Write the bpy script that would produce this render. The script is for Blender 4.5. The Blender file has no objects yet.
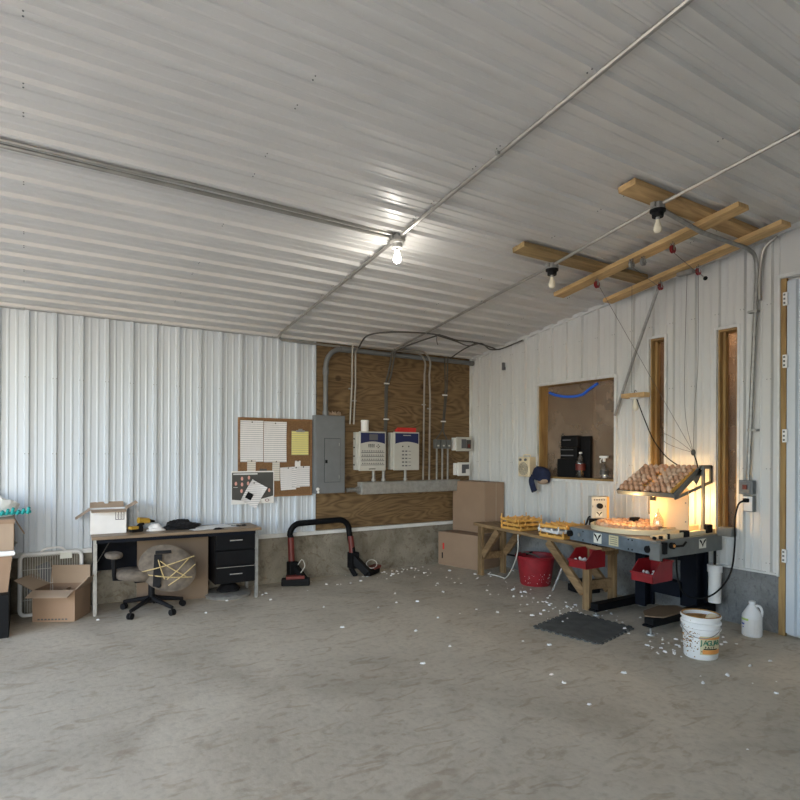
import bpy, math, random
from mathutils import Vector, Matrix, Euler
random.seed(7)
PI = math.pi
scene = bpy.context.scene
col = scene.collection

# ------------------------------------------------------------------ materials
def _nodes(name):
    m = bpy.data.materials.new(name); m.use_nodes = True
    nt = m.node_tree; b = nt.nodes['Principled BSDF']
    return m, nt, b
def N(nt, t, **k):
    n = nt.nodes.new(t)
    for a, v in k.items(): setattr(n, a, v)
    return n
def ramp(nt, stops):
    r = nt.nodes.new('ShaderNodeValToRGB'); e = r.color_ramp.elements
    while len(e) < len(stops): e.new(0.5)
    for i, (p, c) in enumerate(stops):
        e[i].position = p; e[i].color = (*c, 1)
    return r
def mat(name, c, rough=.6, metal=0., vary=.12, scale=8., bump=0., spec=.5, c2=None, stretch=(1,1,1), detail=4., lo=.35, hi=.65):
    m, nt, b = _nodes(name)
    tc = N(nt, 'ShaderNodeTexCoord'); mp = N(nt, 'ShaderNodeMapping'); mp.inputs['Scale'].default_value = stretch
    nz = N(nt, 'ShaderNodeTexNoise'); nz.inputs['Scale'].default_value = scale; nz.inputs['Detail'].default_value = detail
    nt.links.new(tc.outputs['Object'], mp.inputs[0]); nt.links.new(mp.outputs[0], nz.inputs[0])
    d = c2 or tuple(x*(1-vary) for x in c)
    r = ramp(nt, [(lo, d), (hi, c)]); nt.links.new(nz.outputs[0], r.inputs[0])
    nt.links.new(r.outputs[0], b.inputs['Base Color'])
    b.inputs['Roughness'].default_value = rough; b.inputs['Metallic'].default_value = metal
    b.inputs['Specular IOR Level'].default_value = spec
    if bump:
        bp = N(nt, 'ShaderNodeBump'); bp.inputs['Strength'].default_value = bump; bp.inputs['Distance'].default_value = .01
        nt.links.new(nz.outputs[0], bp.inputs['Height']); nt.links.new(bp.outputs[0], b.inputs['Normal'])
    return m
def emit(name, c, s):
    m, nt, b = _nodes(name)
    b.inputs['Base Color'].default_value = (*c, 1); b.inputs['Emission Color'].default_value = (*c, 1)
    b.inputs['Emission Strength'].default_value = s
    return m
def wood(name, c, c2, scale=6, axis='Y', rough=.7, dist=3.0):
    m, nt, b = _nodes(name)
    tc = N(nt, 'ShaderNodeTexCoord'); mp = N(nt, 'ShaderNodeMapping')
    s = {'X': (.12, 1, 1), 'Y': (1, .12, 1), 'Z': (1, 1, .12)}[axis]
    mp.inputs['Scale'].default_value = s
    nz = N(nt, 'ShaderNodeTexNoise'); nz.inputs['Scale'].default_value = scale*4; nz.inputs['Detail'].default_value = 6; nz.inputs['Distortion'].default_value = dist*.3
    n2 = N(nt, 'ShaderNodeTexNoise'); n2.inputs['Scale'].default_value = scale*.5
    nt.links.new(tc.outputs['Object'], mp.inputs[0]); nt.links.new(mp.outputs[0], nz.inputs[0]); nt.links.new(tc.outputs['Object'], n2.inputs[0])
    mx = N(nt, 'ShaderNodeMath', operation='MULTIPLY_ADD'); mx.inputs[1].default_value = .5; 
    nt.links.new(n2.outputs[0], mx.inputs[0]); nt.links.new(nz.outputs[0], mx.inputs[2])
    r = ramp(nt, [(.55, c2), (.95, c)]); nt.links.new(mx.outputs[0], r.inputs[0]); nt.links.new(r.outputs[0], b.inputs['Base Color'])
    b.inputs['Roughness'].default_value = rough
    return m

M = {}
# painted steel sheet with faint dust
def steel(name, c, rough=.34, dirt=.1, dirt_low=False):
    m, nt, b = _nodes(name)
    tc = N(nt, 'ShaderNodeTexCoord')
    nz = N(nt, 'ShaderNodeTexNoise'); nz.inputs['Scale'].default_value = 1.3; nz.inputs['Detail'].default_value = 6
    mp = N(nt, 'ShaderNodeMapping'); mp.inputs['Scale'].default_value = (1, 1, .35)
    nt.links.new(tc.outputs['Object'], mp.inputs[0]); nt.links.new(mp.outputs[0], nz.inputs[0])
    r = ramp(nt, [(.3, tuple(x*(1-dirt) for x in c)), (.7, c)]); nt.links.new(nz.outputs[0], r.inputs[0])
    nt.links.new(r.outputs[0], b.inputs['Base Color'])
    n2 = N(nt, 'ShaderNodeTexNoise'); n2.inputs['Scale'].default_value = 5
    rr = N(nt, 'ShaderNodeMapRange'); rr.inputs['To Min'].default_value = rough-.05; rr.inputs['To Max'].default_value = rough+.12
    nt.links.new(tc.outputs['Object'], n2.inputs[0]); nt.links.new(n2.outputs[0], rr.inputs[0]); nt.links.new(rr.outputs[0], b.inputs['Roughness'])
    return m
M['steel_wall'] = steel('steel_wall', (.60, .655, .71), .30)
M['steel_side'] = steel('steel_side', (.65, .655, .64), .36, .14)
M['steel_ceil'] = steel('steel_ceil', (.66, .65, .625), .36, .12)
M['trim_white'] = mat('trim_white', (.70, .71, .70), .4, vary=.15)
M['grey_trim'] = mat('grey_trim', (.35, .36, .36), .4)

# concrete floor
def concrete(name, c, c2, c3, sc=1.0, bump=.25, rough=.75):
    m, nt, b = _nodes(name)
    tc = N(nt, 'ShaderNodeTexCoord')
    a = N(nt, 'ShaderNodeTexNoise'); a.inputs['Scale'].default_value = 1.1*sc; a.inputs['Detail'].default_value = 8; a.inputs['Roughness'].default_value = .62; a.inputs['Distortion'].default_value = .6
    f = N(nt, 'ShaderNodeTexNoise'); f.inputs['Scale'].default_value = 22*sc; f.inputs['Detail'].default_value = 5
    g = N(nt, 'ShaderNodeTexNoise'); g.inputs['Scale'].default_value = 5*sc; g.inputs['Detail'].default_value = 7; g.inputs['Distortion'].default_value = 1.2
    mp = N(nt, 'ShaderNodeMapping'); mp.inputs['Scale'].default_value = (1, 2.2, 1); mp.inputs['Rotation'].default_value = (0, 0, .6)
    nt.links.new(tc.outputs['Object'], mp.inputs[0])
    for n in (a, f): nt.links.new(tc.outputs['Object'], n.inputs[0])
    nt.links.new(mp.outputs[0], g.inputs[0])
    r = ramp(nt, [(.34, c2), (.60, c)]); nt.links.new(a.outputs[0], r.inputs[0])
    r2 = ramp(nt, [(.30, (.55, .55, .55)), (.5, (1, 1, 1)), (.75, (1.0, 1.0, 1.0))]); nt.links.new(f.outputs[0], r2.inputs[0])
    r3 = ramp(nt, [(.33, c3), (.46, (1, 1, 1))]); nt.links.new(g.outputs[0], r3.inputs[0])
    m1 = N(nt, 'ShaderNodeMixRGB', blend_type='MULTIPLY'); m1.inputs[0].default_value = .35
    m2 = N(nt, 'ShaderNodeMixRGB', blend_type='MULTIPLY'); m2.inputs[0].default_value = .7
    nt.links.new(r.outputs[0], m1.inputs[1]); nt.links.new(r2.outputs[0], m1.inputs[2])
    nt.links.new(m1.outputs[0], m2.inputs[1]); nt.links.new(r3.outputs[0], m2.inputs[2])
    nt.links.new(m2.outputs[0], b.inputs['Base Color']); b.inputs['Roughness'].default_value = rough
    bp = N(nt, 'ShaderNodeBump'); bp.inputs['Strength'].default_value = bump; bp.inputs['Distance'].default_value = .01
    nt.links.new(f.outputs[0], bp.inputs['Height']); nt.links.new(bp.outputs[0], b.inputs['Normal'])
    return m
M['floor'] = concrete('floor_concrete', (.54, .485, .39), (.40, .355, .28), (.72, .66, .60), rough=.62)
M['foundation'] = concrete('foundation_concrete', (.27, .245, .195), (.15, .13, .095), (.6, .52, .45), sc=2.2, bump=.5, rough=.85)
M['foundation_side'] = concrete('side_foundation', (.22, .225, .225), (.12, .12, .115), (.55, .55, .58), sc=2.5, bump=.5, rough=.85)
M['gravel'] = mat('gravel', (.50, .46, .40), .9, vary=.3, scale=3)

# plywood: swirling grain, knots, patches
def plywood():
    m, nt, b = _nodes('plywood')
    tc = N(nt, 'ShaderNodeTexCoord'); mp = N(nt, 'ShaderNodeMapping'); mp.inputs['Scale'].default_value = (.6, 1, 2.6)
    nt.links.new(tc.outputs['Object'], mp.inputs[0])
    n = N(nt, 'ShaderNodeTexNoise'); n.inputs['Scale'].default_value = 1.25; n.inputs['Detail'].default_value = 2.2; n.inputs['Distortion'].default_value = .5
    nt.links.new(mp.outputs[0], n.inputs[0])
    mu = N(nt, 'ShaderNodeMath', operation='MULTIPLY'); mu.inputs[1].default_value = 110
    si = N(nt, 'ShaderNodeMath', operation='SINE')
    nt.links.new(n.outputs[0], mu.inputs[0]); nt.links.new(mu.outputs[0], si.inputs[0])
    f = N(nt, 'ShaderNodeTexNoise'); f.inputs['Scale'].default_value = 12; f.inputs['Detail'].default_value = 6
    mf = N(nt, 'ShaderNodeMapping'); mf.inputs['Scale'].default_value = (.3, 1, 3)
    nt.links.new(tc.outputs['Object'], mf.inputs[0]); nt.links.new(mf.outputs[0], f.inputs[0])
    ad = N(nt, 'ShaderNodeMath', operation='MULTIPLY_ADD'); ad.inputs[1].default_value = .19
    nt.links.new(si.outputs[0], ad.inputs[0]); nt.links.new(f.outputs[0], ad.inputs[2])
    r = ramp(nt, [(.18, (.095, .056, .024)), (.48, (.155, .098, .044)), (.85, (.225, .148, .070))])
    nt.links.new(ad.outputs[0], r.inputs[0])
    v = N(nt, 'ShaderNodeTexVoronoi'); v.inputs['Scale'].default_value = 1.9
    mv = N(nt, 'ShaderNodeMapping'); mv.inputs['Scale'].default_value = (1, .01, 1.1)
    nt.links.new(tc.outputs['Object'], mv.inputs[0]); nt.links.new(mv.outputs[0], v.inputs[0])
    rv = ramp(nt, [(.055, (.25, .18, .15)), (.10, (1, 1, 1))]); nt.links.new(v.outputs['Distance'], rv.inputs[0])
    mx = N(nt, 'ShaderNodeMixRGB', blend_type='MULTIPLY'); mx.inputs[0].default_value = .8
    nt.links.new(r.outputs[0], mx.inputs[1]); nt.links.new(rv.outputs[0], mx.inputs[2])
    nt.links.new(mx.outputs[0], b.inputs['Base Color']); b.inputs['Roughness'].default_value = .62
    return m
M['plywood'] = plywood()
M['stud'] = wood('stud_wood', (.40, .26, .10), (.24, .14, .05), 5, 'Z')
M['plank'] = wood('plank_wood', (.60, .40, .19), (.36, .22, .09), 5, 'X')
M['plank_y'] = wood('plank_wood_long', (.66, .44, .21), (.42, .27, .11), 5, 'Y')
M['plank_dark'] = wood('plank_dark', (.42, .29, .13), (.20, .13, .055), 5, 'X')
M['bench'] = wood('bench_wood', (.31, .20, .10), (.15, .09, .04), 6, 'Y', .8)
M['bench_z'] = wood('bench_wood_upright', (.28, .18, .085), (.13, .08, .035), 6, 'Z', .8)
M['desktop'] = wood('desktop_laminate', (.27, .19, .12), (.15, .105, .065), 4, 'X', .45)
M['black'] = mat('black_plastic', (.010, .010, .011), .6, vary=.3, spec=.15)
M['black_metal'] = mat('black_metal', (.006, .0065, .008), .6, vary=.3, spec=.15)
M['navy_metal'] = mat('navy_metal', (.004, .006, .012), .6, vary=.3, spec=.15)
M['chrome'] = mat('chrome', (.7, .7, .7), .25, .9)
M['galv'] = mat('galvanised', (.36, .36, .345), .42, .55, vary=.25, scale=20)
M['galv_light'] = mat('galvanised_light', (.36, .36, .34), .45, .2, vary=.2, scale=20)
M['conduit'] = mat('conduit_steel', (.40, .385, .35), .35, .6, vary=.2)
M['pvc'] = mat('grey_pvc', (.165, .175, .18), .5)
M['panel_grey'] = mat('panel_grey', (.175, .19, .20), .45, vary=.1)
M['machine'] = mat('machine_grey', (.17, .21, .245), .42, .2, vary=.25, scale=12)
M['machine_dark'] = mat('machine_dark_grey', (.165, .175, .17), .45, .2, vary=.2)
M['offwhite'] = mat('offwhite_plastic', (.54, .535, .49), .45, vary=.08)
M['white'] = mat('white_plastic', (.80, .80, .79), .35, vary=.06)
M['paper'] = mat('paper', (.78, .77, .75), .8, vary=.06)
M['blue'] = mat('blue_label', (.012, .022, .10), .4, vary=.1)
M['red'] = mat('red_plastic', (.26, .008, .013), .38, vary=.25, scale=5)
M['bucket_red'] = mat('bucket_red', (.32, .015, .024), .5, vary=.3, scale=7)
M['red_paint'] = mat('red_paint', (.16, .022, .016), .5, vary=.3)
M['bright_red'] = mat('bright_red', (.62, .03, .025), .4)
M['cardboard'] = mat('cardboard', (.30, .20, .13), .85, vary=.12, scale=3)
M['cardboard2'] = mat('cardboard_light', (.38, .285, .205), .85, vary=.12, scale=3)
M['cardboard_in'] = mat('cardboard_inside', (.38, .28, .20), .85, vary=.15)
M['hardboard'] = mat('hardboard', (.17, .115, .07), .6, vary=.12, scale=3)
M['cork'] = mat('cork', (.23, .125, .055), .9, vary=.25, scale=70, detail=3)
M['cork_frame'] = wood('cork_frame', (.30, .16, .07), (.18, .09, .04), 8, 'X')
M['yellow_paper'] = mat('yellow_paper', (.72, .66, .22), .7, vary=.06)
M['yellow'] = mat('yellow_plastic', (.80, .43, .10), .45, vary=.15)
M['yellow_tool'] = mat('yellow_tool', (.45, .27, .03), .5)
M['chair_fabric'] = mat('chair_fabric', (.165, .135, .105), .95, vary=.45, scale=14, bump=.3)
M['rope'] = mat('rope', (.55, .42, .20), .9, vary=.3, scale=60)
M['cloth_black'] = mat('cloth_black', (.016, .016, .018), .6, vary=.4, scale=10, spec=.15)
M['navy'] = mat('navy_cloth', (.010, .018, .06), .85, vary=.4, scale=20)
M['teal'] = mat('teal_plastic', (.02, .38, .38), .5)
M['rubber'] = mat('rubber_mat', (.10, .105, .10), .8, vary=.35, scale=9)
M['egg'] = mat('egg_shell', (.66, .37, .22), .5, vary=.25, scale=2.0)
M['egg2'] = mat('egg_shell_pale', (.74, .50, .34), .5, vary=.15, scale=2.0)
M['cream'] = mat('cream_plastic', (.80, .68, .46), .45, vary=.08)
M['feather'] = mat('feather', (.82, .81, .80), .8, vary=.1)
M['sticker'] = mat('sticker', (.72, .73, .66), .5, vary=.05)
M['cream_sticker'] = mat('cream_sticker', (.62, .57, .36), .5)
M['brown_dirt'] = mat('brown_slop', (.42, .21, .045), .6, vary=.5, scale=20)
M['orange'] = mat('orange_print', (.75, .32, .08), .5)
M['green'] = mat('green_print', (.02, .16, .10), .5)
M['lime'] = mat('lime_print', (.5, .68, .18), .5)
M['blue_print'] = mat('blue_print', (.08, .13, .45), .5)
M['print_grey'] = mat('print_grey', (.13, .13, .14), .7)
M['pink'] = mat('pink_print', (.72, .38, .32), .6)
M['poster_dark'] = mat('poster_dark', (.075, .075, .07), .5)
M['bulb_off'] = mat('bulb_glass', (.82, .76, .60), .25, vary=.02)
M['cable'] = mat('cable_sheath', (.085, .08, .07), .5)
M['wire'] = mat('wire', (.09, .085, .08), .5)
M['blue_strap'] = mat('blue_strap', (.03, .16, .85), .5)
M['osb'] = mat('storage_wall_brown', (.40, .27, .17), .8, vary=.45, scale=3.5)
M['bulb_on'] = emit('bulb_lit', (1., .97, .92), 25)
M['bulb_warm'] = emit('bulb_warm', (1., .62, .22), 6)

def printed(name, bg, ink, lines=60., cols=0., amt=.75, th=.5):
    """paper with rows of small print"""
    m, nt, b = _nodes(name)
    tc = N(nt, 'ShaderNodeTexCoord'); sp = N(nt, 'ShaderNodeSeparateXYZ'); nt.links.new(tc.outputs['Object'], sp.inputs[0])
    a = N(nt, 'ShaderNodeMath', operation='MULTIPLY'); a.inputs[1].default_value = lines*2*PI; nt.links.new(sp.outputs[2], a.inputs[0])
    s = N(nt, 'ShaderNodeMath', operation='SINE'); nt.links.new(a.outputs[0], s.inputs[0])
    n = N(nt, 'ShaderNodeTexNoise'); n.inputs['Scale'].default_value = 60; mp = N(nt, 'ShaderNodeMapping'); mp.inputs['Scale'].default_value = (.8, 1, .12)
    nt.links.new(tc.outputs['Object'], mp.inputs[0]); nt.links.new(mp.outputs[0], n.inputs[0])
    mu = N(nt, 'ShaderNodeMath', operation='MULTIPLY'); nt.links.new(s.outputs[0], mu.inputs[0]); nt.links.new(n.outputs[0], mu.inputs[1])
    r = ramp(nt, [(.05, bg), (.34, tuple(bg[i]*(1-amt)+ink[i]*amt for i in range(3)))]); nt.links.new(mu.outputs[0], r.inputs[0])
    nt.links.new(r.outputs[0], b.inputs['Base Color']); b.inputs['Roughness'].default_value = .8
    return m
M['printed'] = printed('printed_paper', (.78, .77, .76), (.40, .40, .44), 42)
M['yellow_lined'] = printed('yellow_lined', (.74, .68, .25), (.35, .32, .2), 40, amt=.6)
M['tan_sheet'] = printed('tan_print', (.66, .62, .55), (.40, .38, .36), 42)

def pane_mat():
    m = bpy.data.materials.new('dusty_plastic'); m.use_nodes = True; nt = m.node_tree; nt.nodes.clear()
    o = N(nt, 'ShaderNodeOutputMaterial'); t = N(nt, 'ShaderNodeBsdfTransparent'); p = N(nt, 'ShaderNodeBsdfPrincipled')
    p.inputs['Roughness'].default_value = .12
    tc = N(nt, 'ShaderNodeTexCoord'); n = N(nt, 'ShaderNodeTexNoise'); n.inputs['Scale'].default_value = 3.5; n.inputs['Detail'].default_value = 8
    nt.links.new(tc.outputs['Object'], n.inputs[0])
    r = ramp(nt, [(.35, (.24, .18, .13)), (.7, (.36, .28, .21))]); nt.links.new(n.outputs[0], r.inputs[0]); nt.links.new(r.outputs[0], p.inputs['Base Color'])
    mx = N(nt, 'ShaderNodeMixShader'); mx.inputs[0].default_value = .62
    nt.links.new(t.outputs[0], mx.inputs[1]); nt.links.new(p.outputs[0], mx.inputs[2]); nt.links.new(mx.outputs[0], o.inputs[0])
    return m
M['pane'] = pane_mat()
def clear_mat(name, tint, a):
    m = bpy.data.materials.new(name); m.use_nodes = True; nt = m.node_tree; nt.nodes.clear()
    o = N(nt, 'ShaderNodeOutputMaterial'); t = N(nt, 'ShaderNodeBsdfTransparent'); t.inputs[0].default_value = (*tint, 1)
    g = N(nt, 'ShaderNodeBsdfGlossy'); g.inputs['Roughness'].default_value = .1
    mx = N(nt, 'ShaderNodeMixShader'); mx.inputs[0].default_value = a
    nt.links.new(t.outputs[0], mx.inputs[1]); nt.links.new(g.outputs[0], mx.inputs[2]); nt.links.new(mx.outputs[0], o.inputs[0])
    return m
M['clear'] = clear_mat('clear_plastic', (.85, .86, .86), .22)
def translucent():
    m = bpy.data.materials.new('translucent_cream'); m.use_nodes = True; nt = m.node_tree; nt.nodes.clear()
    o = N(nt, 'ShaderNodeOutputMaterial'); d = N(nt, 'ShaderNodeBsdfDiffuse'); t = N(nt, 'ShaderNodeBsdfTranslucent')
    d.inputs[0].default_value = (.85, .76, .56, 1); t.inputs[0].default_value = (.85, .70, .42, 1)
    mx = N(nt, 'ShaderNodeMixShader'); mx.inputs[0].default_value = .4
    nt.links.new(d.outputs[0], mx.inputs[1]); nt.links.new(t.outputs[0], mx.inputs[2]); nt.links.new(mx.outputs[0], o.inputs[0])
    return m
M['translucent'] = translucent()

# ------------------------------------------------------------------ mesh builder
class MB:
    def __init__(s): s.v = []; s.f = []; s.mi = []; s.T = Matrix.Identity(4); s.m = 0
    def add(s, vs, fs):
        b = len(s.v)
        s.v += [s.T @ Vector(p) for p in vs]
        for f in fs: s.f.append(tuple(b+i for i in f)); s.mi.append(s.m)
        return s
    def box(s, c, d, rot=None):
        x, y, z = d[0]/2, d[1]/2, d[2]/2
        R = rot if rot is not None else Matrix.Identity(3)
        vs = [Vector(c) + R @ Vector((i*x, j*y, k*z)) for i in (-1, 1) for j in (-1, 1) for k in (-1, 1)]
        return s.add(vs, [(0,1,3,2), (4,6,7,5), (0,4,5,1), (2,3,7,6), (0,2,6,4), (1,5,7,3)])
    def bb(s, x0, x1, y0, y1, z0, z1): return s.box(((x0+x1)/2, (y0+y1)/2, (z0+z1)/2), (abs(x1-x0), abs(y1-y0), abs(z1-z0)))
    def beam(s, p0, p1, w, h, up=(0,0,1)):
        p0, p1 = Vector(p0), Vector(p1); d = p1-p0; L = d.length; d.normalize()
        u = Vector(up); r = d.cross(u)
        if r.length < 1e-4: r = d.cross(Vector((1,0,0)))
        r.normalize(); u = r.cross(d)
        return s.box((p0+p1)/2, (w, L, h), Matrix((r, d, u)).transposed())
    def prism(s, poly, z0, z1):
        n = len(poly)
        vs = [(p[0], p[1], z0) for p in poly] + [(p[0], p[1], z1) for p in poly]
        fs = [tuple(range(n))[::-1], tuple(range(n, 2*n))] + [(i, (i+1) % n, n+(i+1) % n, n+i) for i in range(n)]
        return s.add(vs, fs)
    def tube(s, pts, r, n=8, closed=False, flat=1.0):
        pts = [Vector(p) for p in pts]; k = len(pts); rs = r if isinstance(r, (list, tuple)) else [r]*k
        vs = []; fs = []; prev = None
        for i, p in enumerate(pts):
            a = pts[i-1] if (i or closed) else p; c = pts[(i+1) % k] if (i < k-1 or closed) else p
            d = (c-a).normalized()
            if prev is None:
                u = Vector((0,0,1)) if abs(d.z) < .9 else Vector((1,0,0)); x = d.cross(u).normalized()
            else: x = (prev - d*prev.dot(d)).normalized()
            prev = x; y = d.cross(x)
            for j in range(n):
                t = 2*PI*j/n; vs.append(p + (x*math.cos(t) + y*math.sin(t)*flat)*rs[i])
        m = k if closed else k-1
        for i in range(m):
            for j in range(n):
                fs.append((i*n+j, i*n+(j+1) % n, ((i+1) % k)*n+(j+1) % n, ((i+1) % k)*n+j))
        if not closed: fs += [tuple(range(n))[::-1], tuple(range((k-1)*n, k*n))]
        return s.add(vs, fs)
    def cyl(s, p0, p1, r, n=16, r1=None): return s.tube([p0, p1], [r, r if r1 is None else r1], n)
    def lathe(s, prof, c=(0,0,0), n=24, R=None, cap=True, sx=1., sy=1.):
        R = R if R is not None else Matrix.Identity(3); vs = []; fs = []; k = len(prof)
        for (r, z) in prof:
            for j in range(n):
                t = 2*PI*j/n; vs.append(Vector(c) + R @ Vector((r*math.cos(t)*sx, r*math.sin(t)*sy, z)))
        for i in range(k-1):
            for j in range(n): fs.append((i*n+j, i*n+(j+1) % n, (i+1)*n+(j+1) % n, (i+1)*n+j))
        if cap:
            if prof[0][0] > 1e-5: fs.append(tuple(range(n))[::-1])
            if prof[-1][0] > 1e-5: fs.append(tuple(range((k-1)*n, k*n)))
        return s.add(vs, fs)
    def ball(s, c, r, n=12, sc=(1,1,1), R=None):
        k = max(6, n//2); prof = [(max(1e-6, math.sin(PI*i/k)), -math.cos(PI*i/k)) for i in range(k+1)]
        R = R if R is not None else Matrix.Identity(3)
        return s.lathe(prof, c, n, R @ Matrix.Diagonal((r*sc[0], r*sc[1], r*sc[2])), cap=False)
    def build(s, name, m, parent=None, smooth=False, bevel=0., loc=None):
        me = bpy.data.meshes.new(name); me.from_pydata([tuple(v) for v in s.v], [], s.f); 
        ms = m if isinstance(m, (list, tuple)) else [m]
        for x in ms: me.materials.append(M[x])
        if len(ms) > 1: me.polygons.foreach_set('material_index', s.mi)
        me.validate(); me.update()
        import bmesh
        bm = bmesh.new(); bm.from_mesh(me); bmesh.ops.remove_doubles(bm, verts=bm.verts, dist=1e-6); bmesh.ops.recalc_face_normals(bm, faces=bm.faces); bm.to_mesh(me); bm.free()
        o = bpy.data.objects.new(name, me); col.objects.link(o)
        if parent is not None: o.parent = parent
        if loc is not None: o.location = loc
        if smooth:
            me.shade_smooth(); me.set_sharp_from_angle(angle=math.radians(40))
        if bevel:
            bv = o.modifiers.new('bevel', 'BEVEL'); bv.width = bevel; bv.segments = 2; bv.limit_method = 'ANGLE'
        return o
def tag(o, label=None, cat=None, group=None, kind=None):
    if label: o['label'] = label
    if cat: o['category'] = cat
    if group: o['group'] = group
    if kind: o['kind'] = kind
    return o
def thing(name, label, cat, loc=(0,0,0), rz=0., group=None):
    o = bpy.data.objects.new(name, None); o.empty_display_size = .1; col.objects.link(o)
    o.location = loc; o.rotation_euler = (0, 0, rz); return tag(o, label, cat, group)
def one(mb, name, m, label, cat, group=None, loc=None, rot=None, **k):
    o = mb.build(name, m, loc=loc, **k)
    if rot: o.rotation_euler = rot
    return tag(o, label, cat, group)
def struct(mb, name, m, parent=None, **k):
    o = mb.build(name, m, parent, **k)
    if parent is None: o['kind'] = 'structure'
    return o
def kids(o): return [c for c in list(bpy.data.objects) if c.parent == o]
def copy_tree(o, parent=None):
    c = o.copy(); col.objects.link(c)
    if parent is not None: c.parent = parent
    for ch in kids(o): copy_tree(ch, c)
    return c
def Rz(a): return Matrix.Rotation(a, 3, 'Z')
def arc(c, r, a0, a1, e1, e2, n=8):
    c, e1, e2 = Vector(c), Vector(e1), Vector(e2)
    return [c + e1*r*math.cos(a0+(a1-a0)*i/n) + e2*r*math.sin(a0+(a1-a0)*i/n) for i in range(n+1)]
def bez(p0, p1, p2, p3, n=14):
    p0, p1, p2, p3 = map(Vector, (p0, p1, p2, p3)); o = []
    for i in range(n+1):
        t = i/n; o.append(p0*(1-t)**3 + p1*3*t*(1-t)**2 + p2*3*t*t*(1-t) + p3*t**3)
    return o
def smooth_path(pts, n=6):
    P = [Vector(p) for p in pts]; o = []
    for i in range(len(P)-1):
        a = P[max(i-1, 0)]; b = P[i]; c = P[i+1]; d = P[min(i+2, len(P)-1)]
        for k in range(n):
            t = k/n
            o.append(.5*((2*b) + (c-a)*t + (2*a-5*b+4*c-d)*t*t + (3*b-a-3*c+d)*t**3))
    o.append(P[-1]); return o
def lettering(txt, size, m, parent, loc, rot, ext=.0005, bold=0.):
    cu = bpy.data.curves.new('lettering', 'FONT'); cu.body = txt; cu.size = size; cu.extrude = ext; cu.offset = bold
    cu.align_x = 'CENTER'; cu.align_y = 'CENTER'
    o = bpy.data.objects.new('lettering', cu); col.objects.link(o); o.data.materials.append(M[m])
    me = bpy.data.meshes.new_from_object(o); bpy.data.objects.remove(o)
    me.materials.clear(); me.materials.append(M[m])
    o = bpy.data.objects.new('lettering', me); col.objects.link(o)
    o.parent = parent; o.location = loc; o.rotation_euler = rot; return o

H0, SL = 2.915, .1345
def zc(y): return H0 - SL*y
XL, YF = -8.6, -8.4
ZT = .54        # top of the foundation
SIDE_END = -4.14

# ------------------------------------------------------------------ setting
def profile(a0, a1, phase=0.):
    """(position, depth) samples of ribbed steel sheet with a rib every 9 inches"""
    out = []; p = .2286
    k = math.floor((a0-phase)/p)-1
    while phase + k*p < a1 + p:
        b = phase + k*p
        for dx, d in ((-.026, 0), (-.015, .027), (.015, .027), (.026, 0), (.064, 0), (.071, .005), (.083, .005), (.090, 0), (.1346, 0), (.1416, .005), (.1536, .005), (.1606, 0)):
            if a0 < b+dx < a1: out.append((b+dx, d))
        k += 1
    return [(a0, 0)] + out + [(a1, 0)]
f = MB().bb(XL-.1, .9, YF-.1, .1, -.1, 0); struct(f, 'floor', 'floor')
# back wall
mb = MB(); pr = profile(XL, -2.455, -2.9059-.035)
for (a, da), (b, db) in zip(pr, pr[1:]):
    mb.add([(a, -da, ZT), (b, -db, ZT), (b, -db, H0+.02), (a, -da, H0+.02)], [(0,1,2,3)])
mb.bb(XL, .1, .012, .12, ZT-.02, 3.2)
wb = struct(mb, 'wall_back', 'steel_wall')
# corner flashing and foundation
MB().bb(-.05, 0, -.05, 0.0, ZT+.04, H0).build('corner_trim', 'trim_white', wb, bevel=.004)
MB().bb(XL, .1, 0, .12, 0, ZT).build('foundation', 'foundation', wb)
mb = MB(); mb.bb(XL, -.02, -.04, .0, ZT-.005, ZT+.04).build('ledge_trim', 'trim_white', wb, bevel=.003)
mb = MB(); mb.bb(XL, -2.5, -.035, .0, H0-.028, H0-.002).build('eave_trim', 'grey_trim', wb, bevel=.003)
# screws along the wall
mb = MB()
for (a, d) in pr:
    if d == .027:
        for z in (1.52, 2.25): mb.ball((a-.012 if False else a, -.028, z), .004, 6)
mb.build('screw_row', 'machine_dark', wb)
# right wall with openings
OPEN = [(-2.475, -1.335, 1.235, 2.385), (-3.075, -2.90, .92, 2.73), (-3.795, -3.605, .80, 2.705)]
mb = MB(); pr = profile(SIDE_END, 0, .05)
cuts = sorted(set([p[0] for p in pr] + [o[0] for o in OPEN] + [o[1] for o in OPEN]))
def dep(y):
    for (a, da), (b, db) in zip(pr, pr[1:]):
        if a <= y <= b: return da + (db-da)*(y-a)/max(1e-9, b-a)
    return 0
for a, b in zip(cuts, cuts[1:]):
    ym = (a+b)/2; seg = [(ZT-.03, 99)]
    for (y0, y1, z0, z1) in OPEN:
        if y0 < ym < y1: seg = [(ZT-.03, z0), (z1, 99)]
    for z0, z1 in seg:
        za, zb = (zc(a)+.02, zc(b)+.02) if z1 == 99 else (z1, z1)
        mb.add([(-dep(a), a, z0), (-dep(b), b, z0), (-dep(b), b, zb), (-dep(a), a, za)], [(0,1,2,3)])
wr = struct(mb, 'wall_right', 'steel_side')
MB().bb(.018, .15, SIDE_END, .1, 0, ZT).build('foundation', 'foundation_side', wr)
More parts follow.
